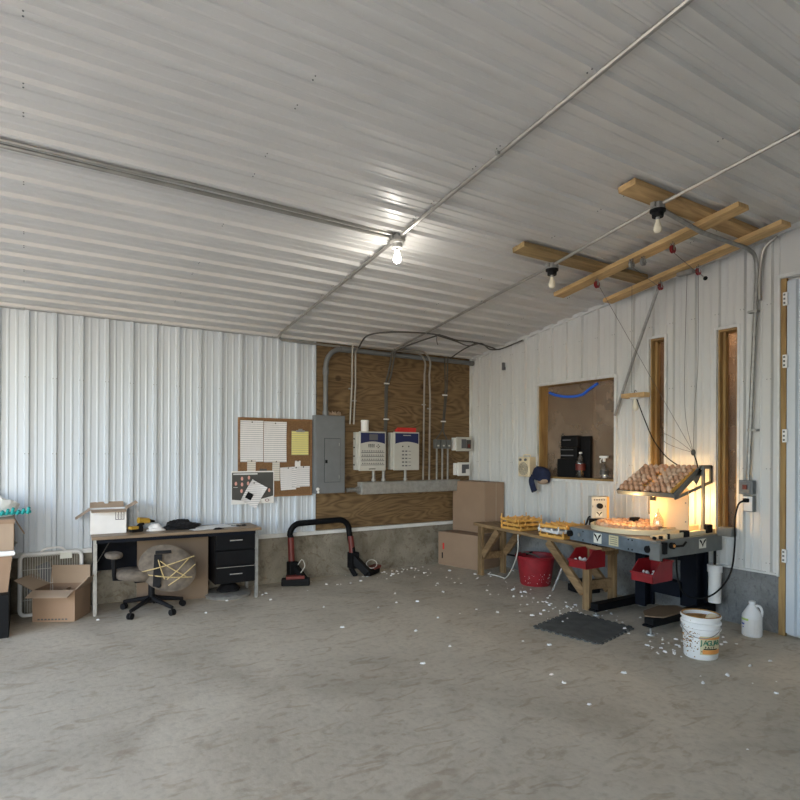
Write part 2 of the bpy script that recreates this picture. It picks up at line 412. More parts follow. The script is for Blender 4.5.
# wall core around the openings
mb = MB(); X0, X1 = .012, .13
ys = sorted(set([SIDE_END, .1] + [o[0] for o in OPEN] + [o[1] for o in OPEN]))
for a, b in zip(ys, ys[1:]):
    ym = (a+b)/2; seg = [(ZT, 3.7)]
    for (y0, y1, z0, z1) in OPEN:
        if y0 < ym < y1: seg = [(ZT, z0), (z1, 3.7)]
    for z0, z1 in seg: mb.bb(X0, X1, a, b, z0, z1)
mb.build('wall_framing', 'stud', wr)
mb = MB()
for (a, d) in pr:
    if d == .027:
        for z in (.60, 1.42, 2.2, 2.85):
            if not any(o[0]-.03 < a < o[1]+.03 and o[2] < z < o[3] for o in OPEN) and z < zc(a)-.1: mb.ball((-.028, a, z), .004, 6)
mb.build('screw_row', 'machine_dark', wr)
MB().bb(-.028, .0, SIDE_END, 0, ZT-.035, ZT-.017).build('base_trim', 'trim_white', wr, bevel=.002)
# sloping top trim
mb = MB(); mb.beam((-.02, 0, zc(0)-.022), (-.02, SIDE_END-4.2, zc(SIDE_END-4.2)-.022), .04, .04); mb.build('eave_trim', 'trim_white', wr)
# windows
for i, (y0, y1, z0, z1) in enumerate(OPEN):
    t = MB(); w = .022 if i else .03
    t.bb(-.026, 0, y0-w, y0, z0-w, z1+w); t.bb(-.026, 0, y1, y1+w, z0-w, z1+w); t.bb(-.026, 0, y0, y1, z1, z1+w); t.bb(-.026, 0, y0, y1, z0-w, z0)
    wn = struct(t, 'window_%d' % (i+1), 'trim_white', bevel=.003)
    j = MB(); e = .002
    j.bb(0.0, .15, y1-.02, y1-e, z0+e, z1-e); j.bb(0, .15, y0+e, y0+.02, z0+e, z1-e); j.bb(0, .15, y0+.02, y1-.02, z1-(.02 if i else .006), z1-e); j.bb(0, .15, y0+.02, y1-.02, z0+e, z0+.02)
    if i: j.bb(.05, .10, y1-.045, y1-.02, z0+.02, z1-.02)
    j.build('window_frame', 'stud', wn)
    MB().bb(.138, .142, y0+.02, y1-.02, z0+.02, z1-(.02 if i else .006)).build('pane', 'pane', wn)
# room behind the windows
mb = MB(); mb.bb(1.25, 1.35, -4.2, .1, 0, 3.8); mb.bb(.15, 1.35, .1, .2, 0, 3.8); mb.bb(.15, 1.35, -4.3, -4.2, 0, 3.8); mb.bb(.12, 1.35, -4.3, .2, 3.7, 3.8)
for k in range(5): mb.bb(1.2, 1.25, -3.9+k*.9, -3.8+k*.9, 0, 3.7)
struct(mb, 'wall_storeroom', 'osb')
MB().bb(.9, 1.4, -4.3, .2, -.1, 0).build('floor_storeroom', 'floor')['kind'] = 'structure'
# door at the right
DY0, DY1 = -5.6, -4.2
mb = MB(); pr2 = profile(DY0, DY1, -4.262)
for (a, da), (b, db) in zip(pr2, pr2[1:]):
    mb.add([(-.01-da, a, .03), (-.01-db, b, .03), (-.01-db, b, 3.02), (-.01-da, a, 3.02)], [(0,1,2,3)])
mb.bb(-.008, .04, DY0, DY1, .03, 3.02)
dr = struct(mb, 'door_1', 'steel_wall')
MB().bb(-.012, .02, DY1+.005, SIDE_END-.003, 0, 3.05).build('door_post', 'stud', dr)
mb = MB(); mb.bb(-.03, -.012, SIDE_END-.012, SIDE_END+.006, .5, 3.08); mb.bb(-.03, -.012, DY0, SIDE_END, 3.055, 3.085); mb.build('door_trim', 'trim_white', dr)
for z in (2.87, 2.34, 1.705, .683):
    h = MB(); h.bb(-.03, -.012, DY1-.01, DY1+.025, z-.055, z+.055)
    for k in (-1, 0, 1): h.m = 1; h.cyl((-.031, DY1+.012, z+k*.035-.008), (-.031, DY1+.012, z+k*.035+.008), .008, 8)
    h.build('hinge', ['white', 'machine_dark'], dr)
# rest of the right wall, other walls
mb = MB(); mb.bb(0, .15, YF-.1, DY0, 0, 4.4); mb.bb(0, .15, DY0, SIDE_END, 3.05, 4.4); mb.bb(.045, .15, DY0, SIDE_END, 0, 3.05); struct(mb, 'wall_right_far', 'steel_side')
LY0, LY1, LZ = -6.4, -.9, 3.1
mb = MB(); pr3 = profile(YF, 0, 0)
for (a, da), (b, db) in zip(pr3, pr3[1:]):
    zb = LZ if LY0 < (a+b)/2 < LY1 else 0
    mb.add([(XL+da, a, zb), (XL+db, b, zb), (XL+db, b, zc(b)+.02), (XL+da, a, zc(a)+.02)], [(0,1,2,3)])
mb.bb(XL-.15, XL-.01, LY1, .12, 0, 4.4); mb.bb(XL-.15, XL-.01, YF, LY0, 0, 4.4); mb.bb(XL-.15, XL-.01, LY0, LY1, LZ, 4.4)
struct(mb, 'wall_left', 'steel_wall')
OX0, OX1, OZ = -8.4, -5.8, 3.2
mb = MB(); mb.bb(XL-.15, OX0, YF-.12, YF, 0, 4.4); mb.bb(OX1, .15, YF-.12, YF, 0, 4.4); mb.bb(OX0, OX1, YF-.12, YF, OZ, 4.4)
struct(mb, 'wall_front', 'steel_side')
# ceiling
mb = MB(); pr = profile(-YF*-1, .0, -.05)
n_ = Vector((0, -SL, -1)).normalized()
for (a, da), (b, db) in zip(pr, pr[1:]):
    A = Vector((XL, a, zc(a))) + n_*da; B = Vector((XL, b, zc(b))) + n_*db
    mb.add([A, B, (0, B.y, B.z), (0, A.y, A.z)], [(0,1,2,3)])
ce = struct(mb, 'ceiling', 'steel_ceil')
mb = MB(); mb.add([(XL-.2, .15, zc(.15)+.03), (.2, .15, zc(.15)+.03), (.2, YF-.15, zc(YF-.15)+.03), (XL-.2, YF-.15, zc(YF-.15)+.03),
   (XL-.2, .15, zc(.15)+.2), (.2, .15, zc(.15)+.2), (.2, YF-.15, zc(YF-.15)+.2), (XL-.2, YF-.15, zc(YF-.15)+.2)], [(0,1,2,3), (4,5,6,7), (0,1,5,4), (1,2,6,5), (2,3,7,6), (3,0,4,7)])
mb.build('roof_deck', 'osb', ce)
mb = MB()
for (a, d) in pr:
    if d == .027 and round(a*1000) % 2:
        for k in range(5): mb.ball((-.6-k*1.22, a, zc(a)-.028), .0045, 6)
mb.build('screw_row', 'machine_dark', ce)
struct(MB().prism([(-50, -60), (30, -60), (30, YF-.1), (XL-.12, YF-.1), (XL-.12, 25), (-50, 25)], -.12, -.02), 'ground_outside', 'gravel')

# ------------------------------------------------------------------ plywood backboard and electrics
YW = -.018
mb = MB(); mb.bb(-2.455, -.05, YW, .006, ZT+.045, H0-.01)
ply = one(mb, 'plywood_board', 'plywood', 'brown swirly-grained plywood sheet covering the back wall beside the corner', 'board')
def clip_ring(mb, p, r, ax):
    mb.bb(p[0]-r-.012, p[0]+r+.012, YW-.006-r, YW-.002, p[1]-.006, p[1]+.006)
# breaker panel
t = thing('breaker_panel', 'tall grey metal breaker panel on the plywood beside the cork board', 'electrical panel', (-2.315, YW, 1.04))
MB().bb(-.2, .2, -.10, 0, 0, .955).build('cabinet', 'panel_grey', t, bevel=.004)
MB().bb(-.185, .185, -.104, -.1, .012, .943).build('cover', 'panel_grey', t, bevel=.002)
MB().bb(-.084, .134, -.1055, -.104, .136, .674).build('door_gap', 'black', t)
d = MB().bb(-.08, .13, -.112, -.1055, .14, .67).build('door', 'panel_grey', t, bevel=.002)
MB().bb(-.075, -.045, -.116, -.110, .37, .41).build('latch', 'black', d)
for z in (.2, .6): MB().cyl((.115, -.112, z-.02), (.115, -.112, z+.02), .004, 6).build('hinge', 'galv', d)
mb = MB(); mb.ball((-.17, -.11, .055), .022, 8, (1,.5,1)); mb.ball((-.165, -.11, .02), .016, 8, (1,.5,1)); mb.build('wire_seal', 'white', t)
mb = MB()
for k in range(9): mb.tube(smooth_path([(-.04+k*.02, -.06, .96), (-.06+k*.024, -.07+.01*(k%3), 1.0+.01*(k%2)), (-.02+k*.02, -.05, .963)], 4), .006, 5)
one(mb, 'wire_bundle', 'cardboard2', 'tangle of tan wire offcuts lying on top of the grey breaker panel', 'wires', loc=(-2.29, YW, 1.04))
# big grey pvc conduit
pts = [(-2.36, -.07, 1.995), (-2.36, -.07, 2.60)] + arc((-2.13, -.07, 2.60), .23, PI, PI/2, (1,0,0), (0,0,1)) + [(-.03, -.07, 2.83)]
mb = MB().tube(pts, .030, 12)
pv = one(mb, 'pvc_pipe', 'pvc', 'thick grey plastic pipe bending from the breaker panel along the top of the plywood', 'pipe', smooth=True)
for a_, b_ in (((-2.36, -.07, 1.995), (-2.36, -.07, 2.05)), ((-2.36, -.07, 2.5), (-2.36, -.07, 2.58)), ((-2.16, -.07, 2.83), (-2.02, -.07, 2.83)), ((-.10, -.07, 2.83), (-.03, -.07, 2.83))): MB().cyl(a_, b_, .037, 12).build('coupling', 'pvc', pv, smooth=True)
# thin conduits, inverted U shaped
def pipe(name, pts, r, m, label, straps=(), group=None, cat='conduit'):
    o = one(MB().tube(pts, r, 8), name, m, label, cat, group, smooth=True)
    for (x, z) in straps:
        MB().bb(x-r-.014, x+r+.014, YW-.001-2.3*r, YW-.001, z-.008, z+.008).build('strap', 'galv_light', o)
    return o
r = .0125; y1 = -.045
zt = 2.885
pts = [(-2.01, y1, 1.84), (-1.985, y1, zt-.16)] + [(-1.965, y1, zt)] 
pipe('conduit', [(-2.01, -.045, 1.90), (-1.985, -.05, 2.4), (-2.02, -.118, 2.75), (-2.015, -.118, 2.90)], r, 'conduit', 'outer of two thin conduits dropping left of the first controller', [(-1.995, 2.35)])
mb_pts = [(-1.955, -.045, 1.90), (-1.935, -.05, 2.4), (-1.975, -.118, 2.70)] + arc((-1.875, -.118, 2.78), .10, PI, PI/2, (1,0,0), (0,0,1), 5) + [(-1.05, -.118, 2.88)] + arc((-1.05, -.118, 2.73), .15, PI/2, 0, (1,0,0), (0,0,1), 6) + [(-.905, -.105, 2.6), (-.87, -.05, 2.3), (-.88, y1, 1.17)]
pipe('conduit', mb_pts, r, 'conduit', 'thin conduit arching over between the two controllers and down to the trough', [(-1.94, 2.2), (-.865, 2.2)])
mb_pts = [(-1.42, -.15, 2.895), (-1.0, -.15, 2.90)] + arc((-1.0, -.15, 2.74), .16, PI/2, 0, (1,0,0), (0,0,1), 6) + [(-.835, -.12, 2.6), (-.775, y1-.01, 2.3), (-.785, y1-.01, 1.17)]
pipe('conduit', mb_pts, r, 'conduit', 'thin conduit nearest the corner, curving down into the trough', [(-.775, 2.15)])
# cables
def cable(pts, rr, label, m='cable', clips=(), extra=None):
    pts = [(a, b, c-.012 if c > 2.87 else c) for a, b, c in pts]
    mb = MB().tube(smooth_path(pts), rr, 7)
    if extra: mb.tube(smooth_path(extra), rr, 7)
    o = one(mb, 'cable', m, label, 'cable', smooth=True)
    for (x, z) in clips: MB().bb(x-.035, x+.035, YW-.03, YW-.001, z-.008, z+.008).build('clip', 'white', o)
    return o
cable([(-1.43, -.115, 2.90), (-1.44, -.115, 2.80), (-1.435, -.035, 2.6), (-1.475, -.03, 2.43), (-1.48, -.03, 2.1), (-1.49, -.03, 1.83)], .012, 'pair of dark cables running down the plywood between the controllers', clips=[(-1.46, 2.45), (-1.465, 1.98)],
      extra=[(-1.37, -.115, 2.90), (-1.395, -.115, 2.80), (-1.40, -.035, 2.55), (-1.45, -.03, 2.4), (-1.455, -.03, 2.1), (-1.47, -.03, 1.35)])
cable([(-.57, -.112, 2.88), (-.57, -.112, 2.78), (-.50, -.03, 2.4), (-.535, -.03, 2.0), (-.56, -.035, 1.85), (-.66, -.04, 1.73)], .009, 'dark cables fanning out to the three small switch boxes', clips=[(-.505, 2.35), (-.53, 1.98)],
      extra=[(-.51, -.112, 2.88), (-.52, -.112, 2.78), (-.47, -.03, 2.4), (-.51, -.03, 2.0), (-.53, -.035, 1.85), (-.47, -.04, 1.73)])
# controllers
def controller(x, w, h, z, full):
    t = thing('controller', 'off-white controller with display, keypad and rows of switches under a white cup' if full else 'off-white controller with plain blue top and two columns of buttons', 'controller', (x, YW, z))
    b = MB(); b.bb(-.035, w-.03, -.085, 0, .01, h-.01); b.build('back_box', 'offwhite', t, bevel=.006)
    c = MB(); c.bb(0, w, -.115, -.085, 0, h); c.build('cover', 'offwhite', t, bevel=.005)
    # blue header with curved lower edge
    n = 12; top = [(.015+(w-.03)*i/n) for i in range(n+1)]
    poly = [(p, h*.69 + .028*math.sin(PI*i/n)) for i, p in enumerate(top)]
    mb = MB(); vs = [(a, -.117, b) for a, b in poly] + [(top[-1], -.117, h*.965), (top[0], -.117, h*.965)]; k = len(vs)
    mb.add(vs + [(v[0], -.1145, v[2]) for v in vs], [tuple(range(k)), tuple(range(2*k-1, k-1, -1))] + [(i, (i+1) % k, k+(i+1) % k, k+i) for i in range(k)])
    mb.build('header_label', 'blue', t)
    if full:
        MB().bb(w*.36, w*.68, -.121, -.1165, h*.78, h*.93).build('display', 'print_grey', t)
        mb = MB()
        for i in range(4):
            for j in range(3): mb.bb(w*(.32+.065*i), w*(.365+.065*i), -.1185, -.115, h*(.60+.03*j), h*(.615+.03*j))
        mb.build('keypad', 'black', t); mb = MB()
        for a in range(4): mb.cyl((w*(.70+.05*math.cos(a*PI/2)), -.1185, h*(.625+.035*math.sin(a*PI/2))), (w*(.70+.05*math.cos(a*PI/2)), -.115, h*(.625+.035*math.sin(a*PI/2))), .007, 8)
        mb.build('arrow_pad', 'black', t)
        for j in range(4):
            z0 = h*(.14+.105*j)
            mb = MB(); mb.bb(w*.06, w*.94, -.1165, -.115, z0, z0+.008)
            for i in range(10): mb.bb(w*(.09+.085*i), w*(.13+.085*i), -.119, -.115, z0+.018, z0+.030)
            mb.build('switch_row', 'print_grey', t)
        MB().bb(w*.35, w*.6, -.1165, -.115, h*.035, h*.055).build('name_strip', 'black', t)
    else:
        for i in (0, 1): MB().ball((w*(.33+.24*i), -.116, h*.62), .010, 8, (1, .4, 1)).build('knob', 'black', t)
        for j in range(5):
            for i in (0, 1):
                MB().bb(w*(.30+.13*i), w*(.38+.13*i), -.120, -.115, h*(.10+.095*j), h*(.135+.095*j)).build('button', 'print_grey', t)
            MB().bb(w*.56, w*.66, -.1165, -.115, h*(.11+.095*j), h*(.125+.095*j)).build('legend', 'print_grey', t)
        MB().bb(w*.35, w*.65, -.1175, -.116, h*.90, h*.92).build('name_strip', 'offwhite', t)
    for k in range(4): MB().cyl((-.036, -.04, h*(.15+.22*k)), (-.045, -.04, h*(.15+.22*k)), .01, 8).build('side_knob', 'black' if full else 'offwhite', t)
    return t
controller(-1.915, .385, .50, 1.31, True)
controller(-1.40, .395, .505, 1.31, False)
# pvc stubs between controllers and trough
for x, s in ((-1.67, 'grey pipe stub under the controller with the white cup'), (-1.52, 'grey pipe stub between the two controllers, above the trough'), (-1.18, 'grey pipe stub under the blue-topped controller with two columns of buttons')):
    mb = MB().cyl((x, -.06, 1.165), (x, -.06, 1.325), .021, 10)
    o = one(mb, 'pipe_stub', 'galv', s, 'pipe', smooth=True)
    MB().cyl((x, -.06, 1.17), (x, -.06, 1.20), .029, 10).build('collar', 'galv_light', o, smooth=True)
# trough
t = thing('wiring_trough', 'long galvanised wiring trough below the controllers', 'trough', (-1.10, YW, 1.01))
MB().bb(-.785, .785, -.125, 0, 0, .155).build('body', 'galv_light', t, bevel=.003)
MB().bb(-.780, .780, -.131, -.125, .012, .143).build('cover', 'galv_light', t, bevel=.002)
mb = MB(); mb.cyl((-.97, -.06, .06), (-.785, -.06, .06), .028, 12); mb.cyl((-.83, -.06, .06), (-.785, -.06, .06), .04, 12); mb.build('nipple', 'galv', t, smooth=True)
# cup on controller 1, red thing on controller 2
mb = MB().lathe([(0.0, 0), (.048, 0), (.05, .004), (.05, .115), (.053, .117), (.053, .142), (.048, .146), (0, .146)], (0, 0, 0), 20)
one(mb, 'plastic_tub', 'white', 'white round plastic tub with lid on top of the controller', 'tub', loc=(-1.81, -.075, 1.811), smooth=True)
mb = MB().bb(-.15, .15, -.03, .03, 0, .035); mb.bb(-.15, .15, -.03, -.022, .035, .058); mb.bb(-.13, -.02, -.02, .03, .035, .048)
one(mb, 'red_tray', 'bright_red', 'flat red plastic tray lying on the blue-topped controller', 'tray', loc=(-1.19, -.075, 1.816), bevel=.003)
# three small switch boxes with pipes
for i, x in enumerate((-.655, -.56, -.465)):
    t = thing('switch_box', ['first', 'middle', 'last'][i] + ' of the three small dark switch boxes, counted toward the corner', 'switch', (x, YW, 1.60), group='small switch boxes above the trough')
    MB().bb(-.038, .038, -.065, 0, 0, .125).build('body', 'machine_dark', t, bevel=.003)
    MB().bb(-.012, .012, -.075, -.065, .03, .05).build('toggle', 'offwhite', t)
    MB().cyl((0, -.035, -.435), (0, -.035, 0), .013, 8).build('pipe', 'galv', t, smooth=True)
# corner thermostats
for (x0, x1, z0, z1, nm) in ((-.375, -.07, 1.565, 1.765, 'upper white thermostat with dark window and red dial by the wall corner'), (-.345, -.10, 1.215, 1.405, 'lower white thermostat with small dark screen by the wall corner')):
    t = thing('thermostat', nm, 'thermostat', (x0, YW, z0)); w = x1-x0; h = z1-z0
    MB().bb(0, w*.92, -.06, 0, .01, h-.01).build('base', 'white', t, bevel=.005)
    MB().bb(.03, w, -.085, -.06, 0, h).build('cover', 'white' if h < .195 else 'offwhite', t, bevel=.006)
    MB().bb(w*.38, w*.66, -.09, -.085, h*.2, h*.85).build('screen', 'print_grey', t)
    if h > .195:
        MB().bb(w*.68, w*.93, -.09, -.085, h*.18, h*.80).build('dial_plate', 'poster_dark', t)
        MB().bb(w*.74, w*.88, -.094, -.09, h*.25, h*.5).build('rocker', 'red_paint', t)
    else:
        MB().bb(w*.66, w*.9, -.09, -.085, h*.5, h*.85).build('dial_plate', 'print_grey', t)
# ceiling conduits
def onc(x, y, o): return (x, y, zc(y)-o)
def ceil_pipe(pts, r, label, straps=()):
    o = one(MB().tube(pts, r, 8), 'ceiling_conduit', 'conduit', label, 'conduit', smooth=True)
    for p in straps:
        MB().box(p, (.05, .02, .02)).build('strap', 'galv_light', o)
    return o
R1 = .0145
ceil_pipe([onc(-2.98, -8.3, .035), onc(-3.0, -.25, .035), onc(-2.99, -.13, .05), onc(-2.93, -.07, .06), onc(-2.3, -.055, .06), onc(-1.9, -.055, .06)], R1, 'ceiling conduit through the lit bulb, running down to the back wall', [onc(-3, y, .035) for y in (-7, -5.6, -3.9, -1.9, -.9)])
ceil_pipe([onc(-1.52, -8.3, .085), onc(-1.56, -4, .085), onc(-1.50, -2.85, .085), onc(-1.42, -2.2, .04), onc(-1.39, -.16, .035), onc(-1.39, -.06, .06)], R1, 'ceiling conduit carrying the two unlit bulbs', [onc(-1.54, -6.2, .085), onc(-1.54, -5.0, .085), onc(-1.41, -1.9, .035), onc(-1.4, -1.2, .035)])
ceil_pipe([onc(-8.9, -2.70, .035), onc(-3.06, -2.70, .035)], R1, 'bright ceiling conduit running along a rib to the lit bulb', [onc(x, -2.70, .035) for x in (-7, -5.4, -4.2)])
ceil_pipe([onc(-8.9, -2.745, .03), onc(-4.9, -2.745, .03), onc(-4.6, -2.76, .03), onc(-3.06, -2.74, .03)], .012, 'darker conduit strapped beside the bright one along the ceiling rib')
# tangle of cable at the ceiling in the corner
cable([onc(-1.93, -.12, .06), onc(-2.02, -.5, .03), onc(-1.86, -.72, .035), onc(-1.5, -.82, .03), onc(-1.2, -.85, .035), onc(-.9, -.80, .05), onc(-.6, -.78, .04), (-.28, -.74, zc(-.74)-.06), (-.10, -.72, zc(-.7)-.06), (-.06, -1.1, zc(-1.1)-.05)], .010, 'dark cable swagged under the ceiling toward the corner of the two walls')
cable([onc(-1.25, -.85, .04), onc(-1.0, -.9, .10), onc(-.75, -.85, .12), onc(-.5, -.8, .05), onc(-.3, -.74, .09), onc(-.12, -.72, .07)], .009, 'sagging dark cable beside the swagged one near the corner')
cable([onc(-1.22, -.88, .04), onc(-1.32, -.4, .03), onc(-1.38, -.10, .05)], .010, 'short dark cable from the ceiling tangle down to the plywood top')
cable([onc(-.58, -.80, .05), onc(-.50, -.4, .03), onc(-.45, -.08, .05)], .009, 'short dark cable crossing the ceiling to the switch box wires')
cable([onc(-1.25, -.86, .04), onc(-1.26, -.87, .12), onc(-1.25, -.88, .18)], .005, 'loose cable end hanging from the ceiling above the plywood')
mb = MB().cyl((-.04, -.72, 2.68), (-.04, -.72, 2.76), .02, 8); mb.bb(-.05, -.018, -.74, -.70, 2.66, 2.70)
one(mb, 'sensor', 'print_grey', 'tiny grey sensor on the ribbed wall high in the corner', 'sensor')

# ------------------------------------------------------------------ ceiling lights
def make_light(x, y, label, lit, o=.02):
    t = thing('ceiling_light', label, 'light', (x, y, zc(y)-o))
    MB().cyl((0,0,-.045), (0,0,0), .052, 8).build('junction_box', 'galv', t)
    MB().lathe([(.0,-.047), (.056,-.047), (.056,-.062), (.042,-.07), (.040,-.10), (0,-.10)], (0,0,0), 20).build('socket', 'black' if not lit else 'offwhite', t, smooth=True)
    MB().cyl((0,0,-.118), (0,0,-.10), .014, 12).build('bulb_neck', 'galv_light', t)
    prof = [(.0, -.218), (.013, -.216), (.024, -.208), (.030, -.193), (.030, -.180), (.024, -.158), (.016, -.135), (.014, -.118)]
    MB().lathe(prof, (0,0,0), 20).build('bulb', 'bulb_on' if lit else 'bulb_off', t, smooth=True)
    MB().box((.0, .0, -.02), (.13, .035, .035)).build('connector', 'galv', t)
    return t
make_light(-3.0, -2.72, 'lit bare bulb in a ceiling socket where two conduits meet', True)
make_light(-1.50, -2.94, 'unlit bare bulb under the darker ceiling plank, farther from the door', False, .07)
make_light(-1.56, -4.02, 'unlit bare bulb under the ceiling plank nearer the door', False, .07)

# ------------------------------------------------------------------ planks, pulleys, wires
mb = MB(); mb.beam(onc(-1.95, -4.04, .045), onc(-.29, -4.04, .045), .14, .045, (0, SL, 1)); one(mb, 'ceiling_plank', 'plank', 'short ceiling plank nearer the door, crossing above the two long battens', 'plank', bevel=.003)
mb = MB(); mb.beam(onc(-1.99, -3.02, .045), onc(-.32, -3.02, .045), .14, .045, (0, SL, 1)); one(mb, 'ceiling_plank', 'plank_dark', 'darker short ceiling plank farther from the door, above the two long battens', 'plank', bevel=.003)
mb = MB(); mb.beam(onc(-.89, -2.46, .09), onc(-.95, -4.32, .09), .14, .04, (0, SL, 1)); one(mb, 'ceiling_batten', 'plank_y', 'long pale batten screwed under both ceiling planks, farther from the ribbed wall', 'plank', bevel=.003)
mb = MB(); mb.beam(onc(-.24, -2.55, .09), onc(-.32, -4.33, .09), .14, .04, (0, SL, 1)); one(mb, 'ceiling_batten', 'plank_y', 'long pale batten under the ceiling planks, close along the ribbed wall', 'plank', bevel=.003)
def pulley(x, y, o, label, red=True):
    z = zc(y)-o
    t = thing('pulley', label, 'pulley', (x, y, z))
    mb = MB(); mb.tube([(0, 0, .06), (0, 0, .02)], .006, 6); mb.bb(-.012, .012, -.014, -.010, -.03, .03); mb.bb(-.012, .012, .010, .014, -.03, .03); mb.build('bracket', 'chrome', t)
    MB().lathe([(.0, -.009), (.034, -.009), (.026, -.003), (.026, .003), (.034, .009), (0, .009)], (0, 0, -.02), 16, Matrix.Rotation(PI/2, 3, 'X')).build('wheel', 'red' if red else 'galv', t, smooth=True)
    return t
pulley(-.93, -2.97, .155, 'red pulley under the far end of the outer batten')
pulley(-.95, -3.75, .155, 'red pulley under the middle of the outer batten')
pulley(-.27, -3.19, .155, 'red pulley under the wall-side batten, farther from the door')
pulley(-.27, -3.57, .155, 'red pulley under the wall-side batten, nearer the door')
pulley(-.98, -3.38, .14, 'first of two grey pulleys side by side under the outer batten', False)
pulley(-.93, -3.46, .14, 'second grey pulley of the pair, nearer the door, under the outer batten', False)
t = thing('crank_winch', 'small grey winch with black crank knob under the wall-side batten', 'winch', (-.25, -3.42, zc(-3.42)-.13))
MB().bb(-.03, .03, -.09, .06, -.02, .02).build('housing', 'galv', t, bevel=.004)
MB().tube([(0, -.06, 0), (.05, -.12, -.02), (.10, -.14, -.06)], .006, 6).build('crank_arm', 'galv', t)
MB().ball((.105, -.145, -.065), .02, 10).build('knob', 'black', t)
NODE = (-.22, -3.50, 1.56)
def line(pts, label, rr=.0022, m='wire'):
    return one(MB().tube(pts, rr, 5), 'wire', m, label, 'wire', smooth=True)
line([(-.93, -2.985, zc(-2.97)-.18), NODE], 'long slanting wire from the far red pulley to the knot above the egg tray')
line(smooth_path([(-.25, -3.45, zc(-3.45)-.14), (-.2, -3.40, 2.4), (-.2, -3.41, 1.9), NODE]), 'thin wire hanging from the winch to the knot above the egg tray')
line(smooth_path([(-.27, -3.57, zc(-3.57)-.18), (-.2, -3.53, 2.4), (-.2, -3.50, 2.0), NODE]), 'thin wire dropping from the nearer wall-side pulley')
line([(-.95, -3.735, zc(-3.75)-.18), (-.28, -3.57, zc(-3.57)-.19)], 'short wire strung between red pulleys of the two battens')
line([(-.98, -3.36, zc(-3.38)-.16), (-.28, -3.20, zc(-3.19)-.19)], 'wire strung from the grey pulleys to the wall-side batten')
line(smooth_path([NODE, (-.3, -3.40, 1.60), (-.36, -3.30, 1.66), (-.36, -3.28, 1.74), (-.30, -3.38, 1.68), NODE]), 'loop of loose wire end beside the knot')
t = thing('tray_hanger', 'dark knotted cord and hook between the wires and the egg tray', 'hook', NODE)
MB().ball((0,0,0), .022, 8, (1,1,1.4)).build('knot', 'cable', t)
MB().tube([(0,0,0), (-.0,-.03,-.08), (-.02,-.06,-.15)], .007, 6).build('cord', 'black', t)
MB().tube(smooth_path([(-.02,-.06,-.15), (.0,-.075,-.165), (.0,-.06,-.18)]), .006, 6).build('hook', 'black', t)
# slanting grey cable down the wall
one(MB().tube([(-.19, -3.13, zc(-3.13)-.11), (-.11, -2.81, 2.62), (-.04, -2.50, 1.96)], .015, 8), 'slanting_conduit', 'galv', 'grey conduit slanting down the ribbed wall to the large window', 'conduit', smooth=True)
# hanging wood block with bulb
t = thing('hanging_lamp', 'unlit bulb hanging under a small wooden block beside the large window', 'lamp', (-.33, -2.96, 2.105))
MB().bb(-.05, .05, -.13, .13, 0, .045).build('wood_block', 'plank', t, bevel=.003)
MB().tube(smooth_path([(0,0,.045), (0,.012,.06), (0,0,.075), (0,-.012,.06)]), .004, 6).build('hook', 'cable', t)
MB().lathe([(0,-.012), (.05,-.012), (.055,0), (0,0)], (0,0,0), 16).build('socket_plate', 'white', t, smooth=True)
MB().lathe([(.0, -.13), (.016, -.126), (.028, -.112), (.03, -.098), (.025, -.075), (.017, -.05), (.018,-.012)], (0,0,0), 16).build('bulb', 'bulb_off', t, smooth=True)
line([(-.35, -2.93, 2.16), (-.35, -2.93, zc(-2.93)-.08)], 'thin wire holding up the wooden block lamp', .002)
one(MB().tube(smooth_path([(-.35, -2.99, 2.09), (-.32, -3.05, 1.9), (-.28, -3.13, 1.68), (-.26, -3.25, 1.52), (-.22, -3.36, 1.43)]), .006, 6), 'lamp_cord', 'black', 'black cord from the hanging block lamp to the egg tray', 'cord', smooth=True)

# wall conduit with switch and outlet
def wall_conduit(pts, label): return one(MB().tube(pts, .018, 8), 'wall_conduit', 'galv', label, 'conduit', smooth=True)
wc = wall_conduit([onc(-1.50, -4.0, .085), onc(-.9, -3.97, .125), onc(-.25, -3.98, .128)] + smooth_path([onc(-.25, -3.98, .128), (-.10, -3.975, zc(-4)-.16), (-.045, -3.97, zc(-4)-.27), (-.04, -3.965, zc(-4)-.4)], 5) + [(-.04, -3.90, 1.30)], 'conduit bending off the ceiling and down the wall to the grey switch box')
for z in (2.8, 1.75): MB().bb(-.06, -.0, -3.98, -3.90, z, z+.02).build('strap', 'galv_light', wc)
one(MB().tube(smooth_path([(-.06, -4.14, zc(-4.14)-.06), (-.05, -4.04, zc(-4.1)-.12), (-.04, -4.0, zc(-4)-.25), (-.04, -3.99, zc(-4)-.42), (-.04, -3.995, 2.9)], 5), .0145, 8), 'wall_conduit', 'conduit', 'short second conduit bend beside the wall conduit near the door', 'conduit', smooth=True)
t = thing('wall_switch', 'grey wall switch box with red indicator above the outlet', 'switch', (-.0, -3.895, 1.19))
MB().bb(-.075, -.01, -.062, .058, 0, .125).build('box', 'panel_grey', t, bevel=.004)
MB().bb(-.082, -.075, -.045, .04, .015, .11).build('cover', 'pvc', t, bevel=.003)
MB().bb(-.095, -.082, -.02, .015, .045, .085).build('toggle', 'red_paint', t)
t = thing('wall_outlet', 'white-faced outlet with black plug below the grey switch box', 'outlet', (-.0, -3.915, 1.035))
MB().bb(-.06, -.01, -.04, .045, 0, .145).build('box', 'panel_grey', t, bevel=.003)
MB().bb(-.066, -.06, -.034, .04, .008, .137).build('face_plate', 'white', t, bevel=.002)
MB().bb(-.10, -.066, -.012, .03, .085, .12).build('plug', 'black', t, bevel=.004)
